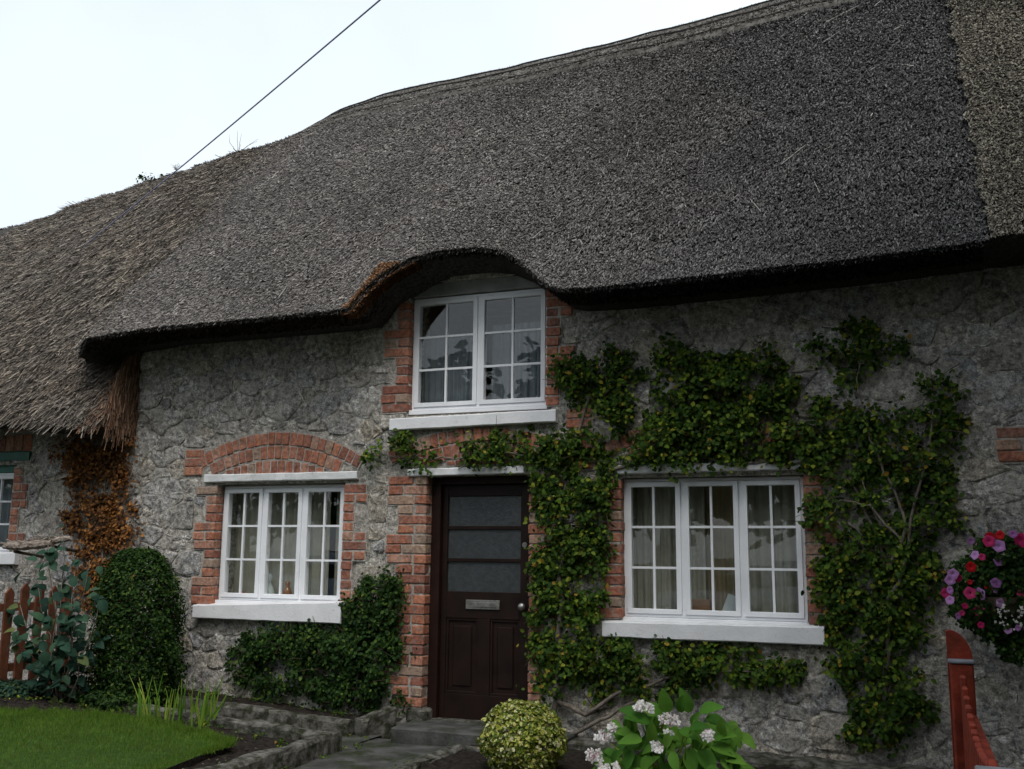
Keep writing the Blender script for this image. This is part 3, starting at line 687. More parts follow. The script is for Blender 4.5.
# butt ends under the eave, brown fresh cut at the left cheek of the eyebrow and on the free end
def eave_under(x, t):
    E = s_main(x, np.zeros_like(x)); lip = E+np.array([0, .03, -.02]); return lip*(1-t[:, None])+(lip+np.array([0, .42, -.02]))*t[:, None]
def under_straw(n, xa, xb, ta, tb, mat, nm, L=(.03, .08), parent=None):
    x = RNG.uniform(xa, xb, n); t = RNG.uniform(ta, tb, n)**1.3; p = eave_under(x, t); nn = np.tile([0, -.35, -.94], (n, 1)); dn = unit(np.tile([0, -.75, -.5], (n, 1)))
    return straw_obj(nm, p, nn, dn, RNG.uniform(*L, n), RNG.uniform(.003, .006, n), mat, parent or roof_c, .5, .5)
under_straw(12000, -7.2, .58, 0, .9, M['straw_shade'], 'underside_straw')
xa, xb = at(349, 307, -.6)[0], at(402, 262, -.46)[0]
under_straw(7000, xa-.08, xb+.1, 0, .5, M['straw_cheek'], 'fresh_straw', (.04, .10))
thatch_straw(s_main, 9000, lambda v: xa-.05+2.2*v, xb+.02, .075, M['straw_cheek'], roof_c, (.03, .07), (.003, .0055), name='fresh_straw', jitter=.6, lift=.55, vpow=1.7, dens=lambda x, v: (x < xb-3.5*v).astype(float))
n = 1100; x = RNG.uniform(-7.13, -6.99, n); v = RNG.uniform(0, .26, n); p, nn, dn = frame_at(s_left, x, v)
straw_obj('end_straw', p, nn, dn, RNG.uniform(.1, .35, n), RNG.uniform(.003, .005, n), M['straw_fresh'], roof_l, .2, .12)
# side of the free end of the left roof (facing the wall corner)
n = 5000; v = RNG.uniform(0, .3, n); p = s_left(np.full(n, -6.975), v)+np.stack([np.zeros(n), RNG.uniform(0, .45, n), RNG.uniform(-.1, .3, n)], 1)
straw_obj('end_straw', p, np.tile([1., -.3, 0], (n, 1)), np.tile([0, -.2, -1.], (n, 1)), RNG.uniform(.1, .35, n), RNG.uniform(.003, .005, n), M['straw_fresh'], roof_l, .12, .08)

# ridge cap with its hazel rods
def s_cap(x, q, th):     # q: plan offset from the ridge line
    o_ = s_main(x, 1+np.asarray(q)/(YR-YE)); o_[..., 2] += th; return o_
xs = np.linspace(-7.3, 2.5, 140); prof = [(-.55, -.01), (-.55, .045), (-.4, .055), (-.2, .065), (-.08, .085), (0, .10), (.08, .085), (.3, .06), (.6, .0)]
tap = sst((xs+7.3)/1.0)
g = np.stack([s_cap(xs, np.full(len(xs), q)*(.4+.6*tap), th*tap) for q, th in prof], 0); nr, nc = g.shape[:2]
i = np.arange((nr-1)*(nc-1)); r, c = i//(nc-1), i % (nc-1); a = r*nc+c
cap = obj('ridge_cap', g.reshape(-1, 3), np.stack([a, a+1, a+nc+1, a+nc], 1), M['ridge'], cottage, True)
for q, th in ((-.50, .062), (-.32, .075), (-.15, .09)):
    xx = np.linspace(-7.1, 1.6, 70); tp = sst((xx+7.3)/1.0); pts = s_cap(xx, q*(.4+.6*tp), th*tp); MB().tube(pts, .011, 5).build('rod', M['rod'], cap)
n = 16000; x = RNG.uniform(-6.9, 1.2, n); tp = sst((x+7.3)/1.0); q = RNG.uniform(-.55, .1, n)*(.4+.6*tp); p = s_cap(x, q, (.06+.03*np.clip(1+q/.15, 0, 1))*tp)
straw_obj('ridge_straw', p, np.tile([0, -.6, .75], (n, 1)), unit(np.tile([0, -.72, -.68], (n, 1))), RNG.uniform(.03, .09, n), RNG.uniform(.003, .005, n), mat_straw('pale_ridge_straw', [(0, (.06, .056, .05)), (.5, (.14, .132, .12)), (1, (.32, .30, .27))]), cap, .3, .3)
n = 4000; x = RNG.uniform(-6.6, 1.2, n); p = s_cap(x, RNG.uniform(-.06, .06, n), np.full(n, .09))
straw_obj('ridge_straw', p, np.tile([0, -1., 0], (n, 1)), unit(np.stack([RNG.normal(-.3, .5, n), RNG.normal(0, .4, n), np.ones(n)], 1)), RNG.uniform(.03, .07, n), RNG.uniform(.002, .004, n), M['straw_left'], cap, .3, .1)
# ragged edge of the lower ridge
n = 5000; x = RNG.uniform(-13, -6.8, n); p = np.where((x < -8.4)[:, None], s_left(x, np.ones(n)), s_main(x, np.ones(n)))
straw_obj('ridge_straw', p, np.tile([0, -1., 0], (n, 1)), unit(np.stack([RNG.normal(.2, .8, n), RNG.normal(-.5, .4, n), RNG.uniform(0, .6, n)], 1)), RNG.uniform(.04, .13, n), RNG.uniform(.003, .006, n), M['straw_left'], roof_l, .3, .2)
#PART3
M['net_warm'] = simple('beige_curtain', (.34, .28, .17), .9, .1, .15, 6)
# ------------------------------------------------------------------ windows
def room(name, x0, x1, z0, z1, depth, parent):
    y0, y1 = .41, .41+depth
    V = [(x0, y0, z0), (x1, y0, z0), (x1, y0, z1), (x0, y0, z1), (x0, y1, z0), (x1, y1, z0), (x1, y1, z1), (x0, y1, z1)]
    return obj(name, V, [(0, 1, 5, 4), (4, 5, 6, 7), (3, 7, 6, 2), (0, 4, 7, 3), (1, 2, 6, 5)], M['room'], parent)
def window(parent, x0, x1, z0, z1, nc, y=.075, nm='window', mull=.0):
    fw, sw, bw = .022, .038, .018
    mb = MB(); mb.box(x0, x1, y, y+.07, z1-fw, z1, .003); mb.box(x0, x1, y, y+.07, z0, z0+fw, .003)
    mb.box(x0, x0+fw, y+.0005, y+.0695, z0+fw, z1-fw); mb.box(x1-fw, x1, y+.0005, y+.0695, z0+fw, z1-fw)
    cw = (x1-x0-2*fw)/nc
    for i in range(1, nc): mb.box(x0+fw+cw*i-.013, x0+fw+cw*i+.013, y+.001, y+.069, z0+fw, z1-fw)
    mb.box(x0-.01, x1+.01, y-.04, y+.03, z0-.045, z0-.002, .004)                # plastic cill
    w = mb.build(nm, M['white_pvc'], parent)
    for i in range(nc):
        a, b = x0+fw+cw*i+(.014 if i else .002), x0+fw+cw*(i+1)-(.014 if i < nc-1 else .002); c, d = z0+fw+.002, z1-fw-.002
        s = MB(); ys = y-.012
        s.box(a, b, ys, ys+.06, d-sw, d, .004); s.box(a, b, ys, ys+.06, c, c+sw, .004)
        s.box(a, a+sw, ys+.0007, ys+.0593, c+sw-.003, d-sw+.003); s.box(b-sw, b, ys+.0007, ys+.0593, c+sw-.003, d-sw+.003)
        s.build('casement', M['white_pvc'], w)
        ga, gb, gc, gd = a+sw, b-sw, c+sw, d-sw; xm = (ga+gb)/2; zz = [gc+(gd-gc)*k/3 for k in range(4)]
        br = MB(); br.box(xm-bw/2, xm+bw/2, ys+.012, ys+.036, gc, gd)
        for k in (1, 2):
            br.box(ga, xm-bw/2, ys+.013, ys+.035, zz[k]-bw/2, zz[k]+bw/2); br.box(xm+bw/2, gb, ys+.013, ys+.035, zz[k]-bw/2, zz[k]+bw/2)
        br.build('glazing_bar', M['white_pvc'], w)
        for q, (pa, pb) in enumerate(((ga, xm-bw/2), (xm+bw/2, gb))):
            for k in range(3):
                zc, zd = zz[k]+(bw/2 if k else 0), zz[k+1]-(bw/2 if k < 2 else 0); t, t2 = random.uniform(-.0012, .0012), random.uniform(-.0012, .0012)
                MB().poly([(pa, ys+.024+t, zc), (pb, ys+.024+t2, zc), (pb, ys+.024-t, zd), (pa, ys+.024-t2, zd)], [(0, 1, 2, 3)]).build('pane', M['glass'], w)
    return w
def bar_px(name, mat, parent, L, R, yf, yb, bev=.008, **k):
    """a lintel or sill whose front face runs between two measured ends"""
    (lx, lt, lb), (rx, rt, rb) = L, R
    V = []
    for px, t, b in (L, R):
        p, q = at(px, t, yf), at(px, b, yf); V.append((p[0], p[2], q[2]))
    (x0, t0, b0), (x1, t1, b1) = V; n = 14; mb = MB(); vs = []; fs = []; Rn = random.Random(name+str(lx))
    for i in range(n+1):
        f = i/n; x = x0+(x1-x0)*f; t = t0+(t1-t0)*f+Rn.uniform(-.0025, .0025); b = b0+(b1-b0)*f+Rn.uniform(-.0025, .0025); dy = Rn.uniform(-.002, .002)
        vs += [(x, yb, b), (x, yf+bev+dy, b), (x, yf+dy, b+bev), (x, yf+dy, t-bev), (x, yf+bev+dy, t), (x, yb, t+.012)]
    for i in range(n):
        for j in range(5): fs.append((i*6+j, (i+1)*6+j, (i+1)*6+j+1, i*6+j+1))
    fs.append(tuple(range(6))); fs.append(tuple(n*6+j for j in range(5, -1, -1)))
    return mb.poly(vs, fs).build(name, mat, parent)
win_l = window(cottage, -5.945, -4.625, 1.065, 2.10, 3); win_r = window(cottage, -2.095, -.715, 1.035, 2.10, 3); win_u = window(cottage, -4.0, -2.735, 2.735, 3.735, 2, .06)
tag(win_l, 'white three-light casement window left of the door'); tag(win_r, 'white three-light casement window right of the door among climbing leaves'); tag(win_u, 'white two-light casement window under the thatch eyebrow')
win_n = window(nb_left, -9.93, -8.50, 1.46, 2.28, 3, .06)
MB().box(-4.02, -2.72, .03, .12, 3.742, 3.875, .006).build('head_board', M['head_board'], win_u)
bar_px('sill', M['white_paint'], win_l, (193, 605, 618), (341, 602, 624), -.09, .08)
bar_px('sill', M['white_paint'], win_r, (602, 621.5, 637), (824, 627, 645.5), -.09, .08)
bar_px('sill', M['white_paint'], win_u, (389.5, 418.5, 430.5), (555.5, 409, 421.5), -.08, .07)
bar_px('lintel', M['lintel_paint'], win_l, (204, 474.5, 482.5), (357, 471, 479), -.045, .12)
bar_px('lintel', M['lintel_paint'], win_r, (617, 465, 474), (806, 460, 469), -.045, .12)
door_lintel = bar_px('lintel', M['lintel_paint'], cottage, (407.5, 469, 476.5), (523.5, 465.5, 473.5), -.045, .14)
bar_px('lintel', M['green_paint'], win_n, (-40, 453, 462), (29.5, 451, 460), -.04, .10)
MB().box(-9.95, -8.47, .05, .12, 2.285, 2.36).build('head_board', M['green_paint'], win_n)
bar_px('sill', M['white_paint'], win_n, (-60, 552, 566), (15, 552.5, 564.5), -.08, .06)
room('room', -6.3, -4.3, .3, 2.5, 2.6, cottage); room('room', -2.5, -.3, .3, 2.5, 2.6, cottage); room('room', -4.2, -2.5, 2.55, 3.98, 1.6, cottage); room('room', -3.9, -2.7, .0, 2.3, 1.2, cottage); room('room', -10, -8.3, 1.0, 2.6, 1.5, nb_left)

def curtain(x0, x1, z0, z1, y, mat, label, folds=9, amp=.025, top=None, seed=1):
    R = random.Random(seed); nx, nz = folds*8, 10; V = []; ph = [R.uniform(0, 6) for _ in range(6)]
    for j in range(nz+1):
        for i in range(nx+1):
            f = i/nx; zt = z1 if top is None else top(f); z = z0+(zt-z0)*j/nz
            th = f*folds*2*math.pi; a = amp*(1.1-.4*j/nz)
            V.append((x0+(x1-x0)*f+.006*math.sin(th*.7+ph[0]), y+a*(math.sin(th+.6*math.sin(th*.37+ph[1]))+.5*math.sin(th*.43+ph[2])), z))
    F = [(j*(nx+1)+i, j*(nx+1)+i+1, (j+1)*(nx+1)+i+1, (j+1)*(nx+1)+i) for j in range(nz) for i in range(nx)]
    return obj('curtain', V, F, mat, None, True, label=label, category='curtain')
curtain(-5.98, -4.93, 1.02, 2.12, .30, M['net'], 'pale grey net curtain across the left window', 15, .016, seed=2)
curtain(-4.89, -4.56, 1.02, 2.12, .33, M['net'], 'pale curtain at the right end of the left window', 5, .02, seed=3)
curtain(-2.16, -1.50, 1.0, 2.12, .30, M['net'], 'drawn curtain behind the left light of the right window', 10, .018, seed=4)
curtain(-1.17, -.64, 1.0, 2.12, .30, M['net'], 'drawn curtain behind the right light of the right window', 8, .018, seed=5)
curtain(-4.02, -3.40, 2.70, 3.42, .28, M['net_blue'], 'white net curtain behind the left light of the upper window', 11, .014, seed=6)
curtain(-3.34, -2.70, 2.70, 3.50, .28, M['net_blue'], 'white net curtain behind the right light of the upper window', 11, .014, seed=7)
curtain(-9.95, -8.48, 1.42, 2.36, .26, M['net_blue'], 'white net curtain in the green linteled window', 14, .02, seed=8)
curtain(-1.56, -1.10, 1.0, 2.12, .44, M['net_warm'], 'beige curtain hanging behind the middle light of the right window', 7, .02, seed=9)
# ornaments on the inner ledges
MB().box(-6.0, -4.58, .14, .40, 1.02, 1.045).build('window_ledge', M['white_pvc'], cottage); MB().box(-2.11, -.70, .14, .40, .985, 1.012).build('window_ledge', M['white_pvc'], cottage)
p = at(270, 590, .22); MB().lathe((p[0], .20, 1.045), [(.03, 0), (.055, .03), (.06, .08), (.04, .14), (.02, .18), (.028, .21), (.03, .23), (.014, .26)], 14).build('vase', M['ceramic'], None, True, label='small pale ceramic vase on the left window ledge', category='vase')
p = at(289, 585, .22); MB().lathe((p[0], .20, 1.045), [(.035, 0), (.035, .012), (.012, .03), (.03, .06), (.042, .09), (.03, .125), (.018, .14), (.022, .17), (.02, .19)], 14).build('goblet', M['amber'], None, True, label='small amber glass goblet on the left window ledge', category='goblet')
p = at(243, 590, .22); MB().lathe((p[0], .20, 1.045), [(.028, 0), (.03, .09), (.022, .09), (.02, .02)], 12).build('candle_holder', M['red_plastic'], None, True, label='small red cup on the left window ledge', category='cup')
p = at(699, 598, .25); MB().box(p[0]-.09, p[0]+.09, .22, .34, 1.012, 1.17, .004).build('box', M['cardboard'], None, label='small brown cardboard box on the right window ledge', category='box')
p = at(727, 595, .25); mb = MB().box(-.07, .07, -.008, .008, 0, .2, .003); o = mb.build('picture_frame', M['card_white'], None, label='pale card leaning on the right window ledge', category='card'); o.location = (p[0], .26, 1.012); o.rotation_euler = (-.25, .35, 0)
# ------------------------------------------------------------------ door
DY = .13
def D(px, py, y=DY): q = at(px, py, y); return q[0], q[2]
fx0, fx1 = OP['DO'][0]+.004, OP['DO'][1]-.004
mb = MB(); mb.box(fx0, fx0+.085, .085, .22, .155, 2.145, .004); mb.box(fx1-.03, fx1, .085, .22, .155, 2.145, .004); mb.box(fx0+.085, fx1-.03, .086, .219, 2.085, 2.145, .004)
mb.build('door_frame', M['door_frame'], cottage)
lx0, lx1, lz0, lz1 = fx0+.089, fx1-.033, .165, 2.082
gx0, gx1 = D(448.5, 500)[0], D(521, 500)[0]
gz_ = [D(485, y)[1] for y in (496, 526, 529.5, 558.5, 562, 592)]
pz0, pz1 = D(460, 694)[1], D(460, 618)[1]; pm0, pm1 = D(477.5, 650)[0], D(489.5, 650)[0]
mb = MB(); y0, y1 = DY, DY+.045
def db(a, b, c, d, o=0): mb.box(a, b, y0+o, y1-o, c, d, .0025)
db(lx0, gx0, lz0, lz1); db(gx1, lx1, lz0, lz1); db(gx0, gx1, gz_[0], lz1, .0006); db(gx0, gx1, gz_[2], gz_[1], .0006); db(gx0, gx1, gz_[4], gz_[3], .0006)
db(gx0, gx1, pz1, gz_[5], .0006); db(gx0, gx1, lz0, pz0, .0006); db(pm0, pm1, pz0, pz1, .0009)
door = mb.build('door', M['door'], cottage, label='dark brown panelled door with three obscured glass lights')
for a, b in ((0, 1), (2, 3), (4, 5)): MB().box(gx0, gx1, DY+.018, DY+.024, gz_[b], gz_[a]).build('pane', M['door_glass'], door)
for a, b in ((gx0, pm0), (pm1, gx1)):
    q = MB(); q.box(a, b, DY+.022, DY+.03, pz0, pz1)
    for (c, d, e, f) in ((a, b, pz0, pz0+.022), (a, b, pz1-.022, pz1), (a, a+.022, pz0+.022, pz1-.022), (b-.022, b, pz0+.022, pz1-.022)): q.box(c, d, DY+.008, DY+.024, e, f, .003)
    q.box(a+.06, b-.06, DY+.012, DY+.024, pz0+.06, pz1-.06, .008); q.build('panel', M['door'], door)
a, b = D(466, 609), D(500, 600.5)
lb = MB().box(a[0], b[0], DY-.012, DY+.004, a[1], b[1], .004); lb.box(a[0]+.03, b[0]-.03, DY-.018, DY-.011, a[1]+.018, b[1]-.018, .003); lb.build('letterbox', M['metal'], door)
k = D(521.5, 607, DY-.04); bm = bmesh.new(); bmesh.ops.create_uvsphere(bm, u_segments=14, v_segments=9, radius=.032, matrix=Matrix.Translation((k[0], DY-.04, k[1])) @ Matrix.Diagonal((1, .75, 1, 1)))
MB().bm(bm).tube([(k[0], DY+.002, k[1]), (k[0], DY-.03, k[1])], .014, 8).build('knob', M['metal'], door, True)
k = D(525, 545); MB().tube([(k[0], DY+.002, k[1]), (k[0], DY-.012, k[1])], .022, 12).build('lock', M['metal'], door)
MB().box(fx0+.02, fx1-.01, .05, .25, .150, .163, .003).build('threshold', M['concrete'], cottage)
p0 = at(2, 427, -.02); MB().box(p0[0]-.25, p0[0]+.03, -.09, .0, p0[2]-.13, p0[2]-.02, .01).build('alarm_box', M['card_white'], None, label='small pale box on the wall under the left thatch', category='alarm box')

# ------------------------------------------------------------------ plants
def stem_tube(mb, pts, r0, r1, k=6):
    P = [Vector(p) for p in pts]; n = len(P); mb.tube(P, [r0+(r1-r0)*i/max(1, n-1) for i in range(n)], k)
def wig(p0, p1, n, amp, R, yamp=.4):
    p0, p1 = Vector(p0), Vector(p1); out = []
    for i in range(n+1):
        f = i/n; w = amp*math.sin(math.pi*f); out.append(p0.lerp(p1, f)+Vector((R.uniform(-w, w), R.uniform(-w, w)*yamp, R.uniform(-w, w))))
    return out
def wall_foliage(blobs, dens, thick=.16, edge=1.15):
    pts = []
    for (px, py, rx, ry, *d) in blobs:
        d = d[0] if d else 1.0; n = int(math.pi*rx*ry*dens*d)
        # ragged clump: each blob is a cluster of little tufts
        nt = max(5, int(math.pi*rx*ry/105)); a = RNG.uniform(0, 2*np.pi, nt); r = np.sqrt(RNG.uniform(0, 1, nt))*edge*.95
        tx, ty = px+rx*r*np.cos(a), py+ry*r*np.sin(a); td = np.sqrt(np.clip(1.25-r**2, .1, 1))*RNG.uniform(.15, 1, nt)
        w = RNG.integers(0, nt, n); s = RNG.uniform(2.6, 6.5, nt)[w]
        qx, qy = tx[w]+RNG.normal(0, 1, n)*s, ty[w]+RNG.normal(0, 1, n)*s
        for i in range(n):
            q = at(qx[i], qy[i], 0.0); dep = -.02-thick*td[w[i]]*RNG.uniform(.25, 1.0)
            pts.append((q[0]*(1+dep/7.7), dep, CAM[2]+(q[2]-CAM[2])*(1+dep/7.7)))
    p = np.array(pts); return p[p[:, 2] > .12]
def climber(name, label, blobs, stems, dens, mat, size, base, thick=.22, cat='climbing plant', thk=None):
    e = empty(name, base, label=label, category=cat); R = random.Random(name+label)
    for (pts, r0, r1) in stems:
        mb = MB(); P = [at(x, y, -d) for x, y, d in pts]; full = []
        for i in range(len(P)-1): full += wig(P[i], P[i+1], 4, .022, R)[:-1]
        full.append(Vector(P[-1])); stem_tube(mb, full, r0, r1); mb.build('stem', M['bark'], e, True)
    p = wall_foliage(blobs, dens, thick); n = len(p)
    leaves('foliage', p, np.tile([0, -1., .45], (n, 1)), RNG.uniform(size[0], size[1], n), mat, e, spread=.6, width=.95, droop=.35)
    # twigs
    mb = MB()
    for i in range(0, n, max(1, n//130)):
        q = Vector(p[i]); d = Vector((R.uniform(-1, 1), -.3, R.uniform(-.6, 1))).normalized(); L_ = R.uniform(.05, .15); mb.tube([q-d*L_, q+Vector((0, -.02, R.uniform(-.01, .01))), q+d*L_], [.004, .0032, .0018], 4)
    mb.build('twigs', M['twig'], e, kind='stuff'); return e
BA = [(572, 515, 34, 42), (570, 575, 38, 45), (570, 635, 36, 42), (552, 480, 26, 24), (590, 478, 22, 26), (545, 600, 12, 40, .7), (605, 520, 9, 30, .6), (548, 690, 16, 18, .5),
      (520, 445, 52, 15), (470, 452, 26, 10, .8), (555, 452, 24, 22), (372, 453, 13, 8, .8), (398, 447, 17, 13), (424, 459, 12, 8, .7), (436, 452, 8, 6, .5),
      (595, 377, 42, 26), (606, 415, 24, 26, .85), (570, 372, 15, 15), (622, 395, 18, 22, .8), (590, 440, 14, 14, .5),
      (690, 378, 36, 32), (745, 380, 48, 28), (700, 425, 52, 26), (660, 440, 24, 22), (745, 428, 52, 28, .85), (792, 440, 24, 20), (780, 392, 20, 18), (715, 458, 75, 8, .8), (668, 352, 14, 10), (640, 450, 18, 14), (665, 460, 16, 10, .8),
      (600, 662, 46, 22), (660, 664, 56, 18), (720, 666, 46, 17), (775, 672, 26, 12), (640, 688, 40, 10, .5), (590, 690, 20, 10, .5)]
SA = [([(553, 735, .06), (556, 690, .07), (560, 620, .07), (563, 540, .06), (565, 470, .05), (585, 410, .05), (596, 365, .04)], .026, .008),
      ([(565, 480, .05), (540, 455, .05), (480, 455, .05), (430, 460, .05), (385, 455, .04)], .014, .005), ([(568, 500, .05), (610, 470, .05), (660, 455, .06), (740, 462, .05), (800, 463, .05), (830, 440, .04)], .018, .006),
      ([(660, 455, .05), (690, 410, .05), (680, 355, .04)], .010, .004), ([(720, 460, .05), (722, 410, .06), (715, 375, .05)], .010, .004), ([(750, 460, .05), (765, 420, .05), (770, 375, .04)], .010, .004),
      ([(556, 700, .07), (585, 715, .08), (620, 692, .07), (680, 675, .07), (760, 672, .06)], .022, .006), ([(565, 740, .08), (600, 720, .09), (640, 700, .07), (700, 690, .06)], .018, .006)]
climber('climbing_shrub', 'green climber trained up beside the door and over the right window', BA, SA, .32, M['leaf_climber'], (.026, .052), (at(553, 735, 0)[0], 0, .1))
BB = [(862, 343, 40, 19), (850, 372, 18, 11, .7), (822, 350, 16, 10, .7), (937, 402, 22, 25), (945, 425, 14, 14), (828, 428, 30, 26), (872, 440, 44, 30, .9), (840, 468, 36, 20), (920, 458, 38, 26, .9), (900, 492, 48, 20, .85), (828, 520, 22, 28, .8), (945, 488, 17, 12), (925, 520, 36, 12, .9),
      (882, 545, 50, 18), (855, 590, 38, 36), (905, 572, 36, 34), (866, 640, 42, 42), (900, 620, 24, 40, .7), (885, 690, 38, 34, .9), (915, 705, 26, 14, .8), (880, 730, 34, 16, .9), (842, 560, 24, 16, .8)]
SB = [([(880, 748, .05), (884, 700, .07), (888, 640, .06), (890, 580, .06), (880, 540, .06), (850, 480, .05), (820, 430, .05)], .024, .007), ([(888, 600, .06), (905, 560, .06), (915, 500, .05), (930, 440, .05), (938, 390, .04)], .016, .005),
      ([(890, 570, .06), (905, 530, .06), (898, 500, .05), (870, 440, .05), (858, 390, .04), (858, 345, .04)], .013, .004), ([(905, 545, .06), (870, 505, .06), (840, 500, .05), (826, 520, .05)], .010, .004), ([(910, 530, .05), (880, 525, .05), (862, 480, .05)], .008, .004)]
SB = [([(x, y, d*(2.1 if i_ else 1)) for x, y, d in P_], a_, b_) for i_, (P_, a_, b_) in enumerate(SB)]
climber('climbing_shrub', 'dark green climber on bare wall between the right window and the flower basket', BB, SB, .23, M['leaf_climber'], (.026, .052), (at(880, 748, 0)[0], 0, .1))
BC = [(372, 607, 26, 26), (386, 588, 12, 10), (330, 648, 54, 20), (366, 655, 34, 40), (290, 652, 44, 18), (254, 645, 22, 13), (300, 678, 50, 16, .6), (240, 665, 12, 16, .5), (375, 695, 24, 14, .6), (345, 690, 30, 16, .6)]
SC = [([(355, 705, .06), (358, 670, .08), (366, 630, .07), (378, 590, .05)], .016, .005), ([(356, 690, .07), (320, 660, .07), (270, 650, .06), (240, 648, .05)], .012, .004)]
climber('wall_shrub', 'low dark green shrub trained under the left window beside the brick pier', BC, SC, .75, M['leaf_dark'], (.024, .046), (at(355, 705, 0)[0], 0, .15), .20, cat='shrub')
BD = [(95, 455, 30, 20), (100, 480, 34, 26), (100, 520, 32, 28), (104, 555, 30, 26), (108, 590, 26, 22), (122, 448, 12, 24, .7), (68, 450, 14, 14, .5), (120, 420, 10, 18, .35), (85, 405, 10, 14, .15), (128, 400, 5, 14, .2)]
SD = [([(108, 680, .04), (106, 600, .05), (102, 520, .05), (110, 440, .05)], .016, .006), ([(106, 600, .05), (85, 500, .05), (70, 450, .04)], .010, .004)]
climber('dead_climber', 'dead orange brown creeper on the house corner under the left thatch', BD, SD, .50, M['leaf_dead'], (.024, .05), (at(108, 690, 0)[0], 0, .2), .14)

def blob_points(n, c, r, seed=0, shell=.5, lump=.12):
    d = unit(RNG.normal(0, 1, (n, 3))); f = 1+lump*(np.sin(d[:, 0]*7+seed)*np.cos(d[:, 2]*8+seed)+.7*np.sin(d[:, 1]*13+d[:, 2]*9+seed))
    rad = (RNG.uniform(0, 1, n)**(1/3)*(1-shell)+shell)*f
    return np.array(c)+d*rad[:, None]*np.array(r), d
# clipped bush by the wall corner: an upright dome
e = empty('clipped_bush', (at(138, 690, -.55)[0], -.55, .2), label='dome-topped dark green clipped bush below the dead creeper', category='bush')
bx = at(140, 600, -.55); n = 20000
hgt = RNG.uniform(0, 1, n); th = RNG.uniform(0, 2*np.pi, n); top = bx[2]+.44; zz = .2+(top-.2)*hgt
prof_ = np.where(hgt < .55, (.40-.04*hgt), np.sqrt(np.clip(1-((hgt-.55)/.46)**2.6, 0, 1))*.375)*(1+.05*np.sin(th*5+hgt*9)+.04*np.sin(th*11+hgt*17))
rr = prof_*np.where(RNG.uniform(0, 1, n) < .14, RNG.uniform(1., 1.14, n), RNG.uniform(0, 1, n)**.5*.55+.48)*(1+.10*np.sin(th*3+zz*4)*np.cos(zz*7+th)+.06*np.sin(th*7+zz*13)); p = np.stack([bx[0]+.05*np.sin(hgt*4+.5)-.06*(1-hgt)+rr*np.cos(th), -.55+rr*np.sin(th)*.85, zz], 1)
nn = np.stack([np.cos(th), np.sin(th), np.where(hgt < .5, .2, (hgt-.4)*3)], 1)
leaves('foliage', p, nn, RNG.uniform(.022, .046, n), M['leaf_dark'], e, spread=.8, width=.7)
mb = MB(); R = random.Random(3)
for i in range(7): stem_tube(mb, wig((bx[0]+R.uniform(-.05, .05), -.55, .15), (bx[0]+R.uniform(-.22, .22), -.55+R.uniform(-.2, .2), top-.25), 5, .03, R), .014, .005)
mb.build('stems', M['bark'], e, True)
# variegated ball
c = at(523, 736, -1.15); e = empty('variegated_bush', (c[0], -1.15, .08), label='round yellow and cream variegated bush beside the doorstep', category='bush')
n = 5200; p, d = blob_points(n, (c[0], -1.15, c[2]-.015), (.285, .27, .245), 1, .72, .05)
leaves('foliage', p, d+np.array([0, -.1, .3]), RNG.uniform(.022, .04, n), M['leaf_varieg'], e, spread=.5, width=1.1)
mb = MB()
for i in range(6): stem_tube(mb, wig((c[0], -1.15, .06), (c[0]+R.uniform(-.15, .15), -1.15+R.uniform(-.15, .15), c[2]), 4, .02, R), .012, .004)
mb.build('stems', M['bark'], e, True)
# a big flat leaf as its own mesh (hydrangea, blue-green shrub)
def big_leaf_mesh(name, mat, w=.62, seed=0, serr=.03):
    R = random.Random(seed); V = []; F = []; nl = 9
    for i in range(nl+1):
        t = i/nl; hw = w*.5*math.sin(math.pi*min(1, t*.93+.04)**.8)**.9*(1-t*.12); z = -.25*t*t+.12*t
        for s in (-1, -.5, 0, .5, 1): V.append((s*hw*(1+R.uniform(-serr, serr)), t, z+abs(s)*hw*.35+(.02*math.sin(t*22) if abs(s) == .5 else 0)))
    for i in range(nl):
        for j in range(4): F.append((i*5+j, i*5+j+1, (i+1)*5+j+1, (i+1)*5+j))
    return mesh_from(name, V, F, mat, True)
def put_leaf(me, p, dirv, nrm, size, parent, name='leaf'):
    Y = Vector(dirv).normalized(); N = Vector(nrm); N = (N-Y*N.dot(Y)).normalized(); X = Y.cross(N)
    o = bpy.data.objects.new(name, me); COL.objects.link(o); o.parent = parent
    o.matrix_world = Matrix(((X.x, Y.x, N.x, p[0]), (X.y, Y.y, N.y, p[1]), (X.z, Y.z, N.z, p[2]), (0, 0, 0, 1))) @ Matrix.Scale(size, 4)
    o.matrix_parent_inverse = Matrix.Translation(-Vector(parent.location)); return o
